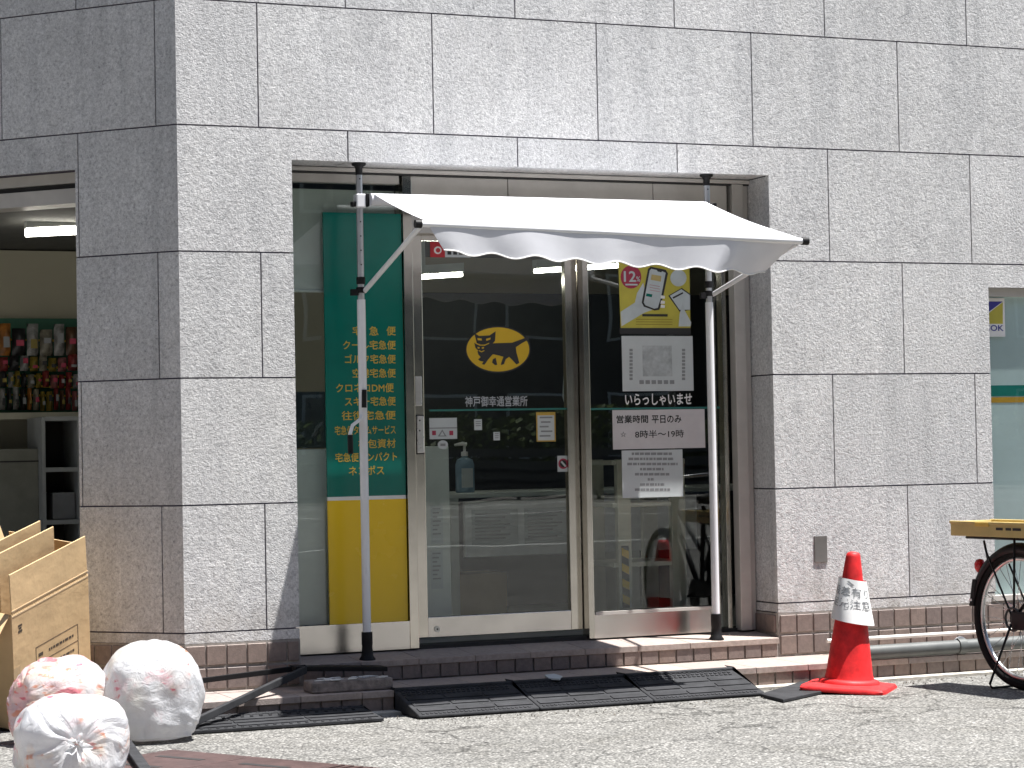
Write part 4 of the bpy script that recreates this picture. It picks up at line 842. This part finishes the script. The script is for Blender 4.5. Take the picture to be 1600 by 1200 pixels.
# ------------------------------------------------------------------ cardboard box
e1c = Vector((math.cos(YAW), -math.sin(YAW), 0)); e2c = Vector((math.sin(YAW), math.cos(YAW), 0)); ez = Vector((0, 0, 1))
bx = thing('cardboard_box', 'tall open brown cardboard box leaning on the step beside the bags', 'box', tuple(atz(25, 1142, 0)))
bw = .60; A = e1c*.244+ez*.15+e2c*.527; Au = A.normalized(); Bv = e1c*.021+ez*.526-e2c*.159; Bu = Bv.normalized()
Cu = Bu.cross(Au).normalized()
if Cu.dot(e1c) > 0: Cu = -Cu                          # box depth runs to the left, away from the printed face
P0 = atz(25, 1142, .004)+Vector((0, 0, .0)); hB = Bv.length; dB = .42; TK = .006
zmin = min((P0+Cu*dB).z, P0.z)
P0 = P0+Vector((0, 0, max(0, .004-zmin)))
def bq(a, b, c): return P0+Au*a+Bu*b+Cu*c
def sheet(nm, o, a, b, t=TK, mt=CARD): return MB().obox(o, a, b, t).build(nm, mt, bx, bevel=.0015)
sheet('front_panel', bq(0, 0, 0), Au*bw, Bu*hB, Cu*TK); sheet('left_panel', bq(0, 0, TK), Cu*(dB-2*TK), Bu*hB, Au*TK); sheet('rear_panel', bq(0, 0, dB-TK), Au*bw, Bu*hB, Cu*TK); sheet('right_panel', bq(bw-TK, 0, TK), Cu*(dB-2*TK), Bu*hB, Au*TK); sheet('bottom', bq(TK, .002, TK), Au*(bw-2*TK), Cu*(dB-2*TK), Bu*TK)
fl = .185
sheet('flap', bq(.004, hB+.003, 0), Au*(bw-.01), (Bu*.995+Cu*.03)*fl, Cu*TK)
sheet('flap', bq(.0, hB+.003, dB-TK), Au*(bw-.01), (Bu*.9+Cu*.35)*fl, Cu*TK)
sheet('flap', bq(-.002, hB, .01), Cu*(dB-.02), (-Au*.75-Bu*.62)*fl, (Au*.62-Bu*.75)*TK)
sheet('flap', bq(bw-TK, hB+.002, .01), Cu*(dB-.02), (Bu*.93-Au*.2)*fl*.9, Au*TK)
# crease beads
MB().obox(bq(.002, hB-.012, -.0012), Au*(bw-.004), Bu*.006, Cu*.002).obox(bq(.002, hB+.014, -.0012), Au*(bw-.004), Bu*.005, Cu*.002).build('fold_crease', CARDE, bx)
ins = thing('cardboard_sheet', 'folded brown cardboard sheet standing up inside the open box', 'cardboard', tuple(bq(.3, hB*.5, .08)))
for k in range(2):
    o_ = bq(.02+.0*k, hB*.25, .07+.05*k); MB().obox(o_, Au*(.42-.03*k), Bu*(hB*.75+fl*(1.62-.16*(1-k))), Cu*.007).build('leaf', CARD, ins, bevel=.002)
# print on the box face: framed rows of small marks
def bpr(a0, a1, b0, b1, mt=CARDI): return MB().obox(bq(a0, b0, -.0008), Au*(a1-a0), Bu*(b1-b0), Cu*.0006).build('print', mt, bx)
T_ = .0025; fa0, fa1, fb0, fb1 = .17, .50, .10, .335
for b_0 in (fb0, .18, .255, fb1): bpr(fa0, fa1, b_0, b_0+T_)
for a_0 in (fa0, fa1): bpr(a_0, a_0+.004, fb0, fb1)
for b_0 in (.135, .213, .285):
    a = fa0+.02; bpr(a, a+.035, b_0, b_0+.016); a = fa0+.10
    while a < fa1-.03: w_ = random.uniform(.008, .03); bpr(a, a+w_, b_0+.002, b_0+.014); a += w_+.006
MB().obox(bq(.0, hB*.44, -.0006), Au*.05, Bu*.055, Cu*.0005).build('packing_tape', mat('tan_tape', (.42, .30, .16), .25), bx)
bpr(.045, .075, hB-.10, hB-.088); bpr(.050, .070, hB-.085, hB-.075); bpr(.045, .075, hB-.072, hB-.062)

# ------------------------------------------------------------------ rubbish bags
def bag(label, c, rx, ry, h, knot, seed, thr, sq_=2.5, tuft=False):
    bm = bmesh.new(); bmesh.ops.create_icosphere(bm, subdivisions=6, radius=1)
    kd = Vector(knot).normalized(); t1 = kd.orthogonal().normalized(); t2 = kd.cross(t1); sv = Vector((seed*5.3, seed*2.1, seed*7.7)); pv = []
    for v in bm.verts:
        d = v.co.normalized(); q = d.dot(kd); ang = math.atan2(d.dot(t2), d.dot(t1)); rad = math.acos(max(-1, min(1, q)))
        r = (abs(d.x)**sq_+abs(d.y)**sq_+abs(d.z)**sq_)**(-1/sq_)        # slightly boxy, stuffed full
        r *= 1+.07*noise.noise(d*1.4+sv)+.05*noise.noise(d*2.7+sv)+.022*noise.noise(d*5.5+sv)
        a2 = ang+.5*noise.noise(d*1.6+sv); P3 = Vector((math.cos(a2)*3.2, math.sin(a2)*3.2, rad*1.1+seed))
        w_ = min(1, rad*3)*math.exp(-(rad/1.5)**2)                      # pleats run out from the neck
        r += w_*(.050*noise.noise(P3)+.030*noise.noise(P3*2.1)); r -= .15*math.exp(-(rad/.26)**2)
        pv.append((math.cos(a2)*7, math.sin(a2)*7, rad*2.4+seed))
        p = d*r; z = p.z
        if z < -.55: p = Vector((p.x*1.02, p.y*1.02, -.55-(-.55-z)*.22))
        v.co = Vector((p.x*rx, p.y*ry, (p.z+.64)*h/1.55))
    me = bpy.data.meshes.new('rubbish_bag'); bm.to_mesh(me); bm.free()
    at2 = me.attributes.new('pleat', 'FLOAT_VECTOR', 'POINT')
    for k, p in enumerate(pv): at2.data[k].vector = p
    lo = min(v.co.z for v in me.vertices)
    for v in me.vertices: v.co.z -= lo
    for p in me.polygons: p.use_smooth = True
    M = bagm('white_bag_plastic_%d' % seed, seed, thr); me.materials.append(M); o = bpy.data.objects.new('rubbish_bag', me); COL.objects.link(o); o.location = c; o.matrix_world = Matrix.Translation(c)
    if tuft:                                                              # the tied neck
        kp = Vector(c)+Vector((kd.x*rx*.86, kd.y*ry*.86, (kd.z*.86+.64)*h/1.55)); tm = MB()
        def tf(u, v): 
            a = 2*math.pi*u; l = .075*v; r = (.012 if v < .3 else .012+.035*(v-.3)**1.2)*(1+.45*math.sin(a*5+v*3)+.25*math.sin(a*9)); return kp+kd*l+(t1*math.cos(a)+t2*math.sin(a))*r+Vector((0, 0, -.02*v*v))
        tm.grid(tf, 60, 10).build('tied_neck', M, o, smooth=True, fix=False)
    return tag(o, label, 'bag', 'white rubbish bags')
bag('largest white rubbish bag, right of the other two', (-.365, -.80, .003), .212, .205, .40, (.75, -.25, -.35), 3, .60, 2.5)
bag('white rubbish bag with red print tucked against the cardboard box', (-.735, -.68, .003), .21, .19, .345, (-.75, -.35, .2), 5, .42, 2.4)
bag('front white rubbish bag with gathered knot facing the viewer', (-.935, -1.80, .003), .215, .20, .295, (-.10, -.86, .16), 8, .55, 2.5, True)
p1, p2 = atz(185, 1160, .02), atz(222, 1215, .02); sb = tag(MB().obox(p1, p2-p1, (.05, .02, 0), (0, 0, .02)).build('rubber_strip', RUBG, None, bevel=.004), 'dark rubber strip on the ground between the bags', 'strip')

# ------------------------------------------------------------------ far side of the street (mirrored in the glass), towers raised to cut sky light
LEAF = leafm()
def far_building(label, x0, x1, y, h, nst, nwin, col):
    t = thing('offscreen_building', label, 'building', ((x0+x1)/2, y, 0)); WM = mat('facade_'+str(int(x0)), col, .85, var=.1, vs=.6)
    MB().box(x0, x1, y-8, y, 0, h).build('wall', WM, t); wm = mat('far_window_glass', (.02, .025, .03), .1) if 'far_window_glass' not in bpy.data.materials else bpy.data.materials['far_window_glass']
    for s in range(nst):
        for k in range(nwin):
            w_ = (x1-x0)/nwin; a = x0+w_*k+.18*w_; z = 1.0+s*3.2
            f_ = MB().box(a-.08, a+.64*w_+.08, y, y+.05, z-.08, z+1.68).build('window', IGREY, t); MB().box(a, a+.64*w_, y+.045, y+.07, z, z+1.6).build('pane', wm, f_)
for a in (('dark brown tower across the street', -6, 9, -46, 34, 5, 5, (.05, .045, .04)), ('charcoal office tower across the street', 9.5, 27, -46, 40, 5, 6, (.035, .037, .04)), ('dull olive tower across the street', 27.6, 50, -46, 32, 4, 7, (.06, .06, .045)),
          ('grey brown tower far right across the street', 50.6, 90, -46, 36, 3, 6, (.07, .065, .06)), ('unseen slate tower added far left to cut sky light', -32, -7, -46, 38, 3, 5, (.05, .052, .058)), ('unseen umber tower added at the street end to cut sky light', -70, -33, -40, 36, 3, 5, (.06, .05, .045))): far_building(*a)  # row extended left, out of view, to hold sky light off the walls
sbd = thing('offscreen_building', 'unseen tall grey block added at left to cut sky light', 'building', (-34, 4, 0)); MB().box(-52, -26, -14, 22, 0, 30).build('wall', mat('side_facade', (.06, .06, .062), .85), sbd)  # unseen block, added to darken the second wall by blocking sky
for k in range(6):
    f_ = MB().box(-26, -25.95, -12+4*k, -9.6+4*k, 1, 3).build('window', IGREY, sbd); MB().box(-25.955, -25.93, -11.9+4*k, -9.7+4*k, 1.1, 2.9).build('pane', bpy.data.materials['far_window_glass'], f_)
hg = MB(); 
for k in range(9000):
    x = random.uniform(-6, 40); z = .9+1.15*random.random()**.8+.15*math.sin(x*1.3); y = -38.0+random.uniform(-.5, .5); a = random.uniform(0, 6.28); b_ = random.uniform(-.9, .9); s_ = random.uniform(.07, .14)
    d1 = Vector((math.cos(a), math.sin(a), b_)).normalized()*s_; d2_ = d1.orthogonal().normalized()*s_*.6; p = Vector((x, y, z)); hg.poly([p-d1, p+d2_, p+d1, p-d2_])
hgo = hg.build('hedge', LEAF, None, fix=False); tag(hgo, 'clipped green hedge across the street', 'hedge')
fn = thing('street_fence', 'dark slatted fence below the hedge across the street', 'fence', (17, -37.1, 0))
for i in range(24): MB().box(-6+2*i, -5.92+2*i, -37.2, -37.12, 0, 1.25).build('post', IDARK, fn)
for z in (.25, .5, .75, 1.0): MB().box(-6, 40, -37.16, -37.13, z, z+.17).build('rail', IDARK, fn)
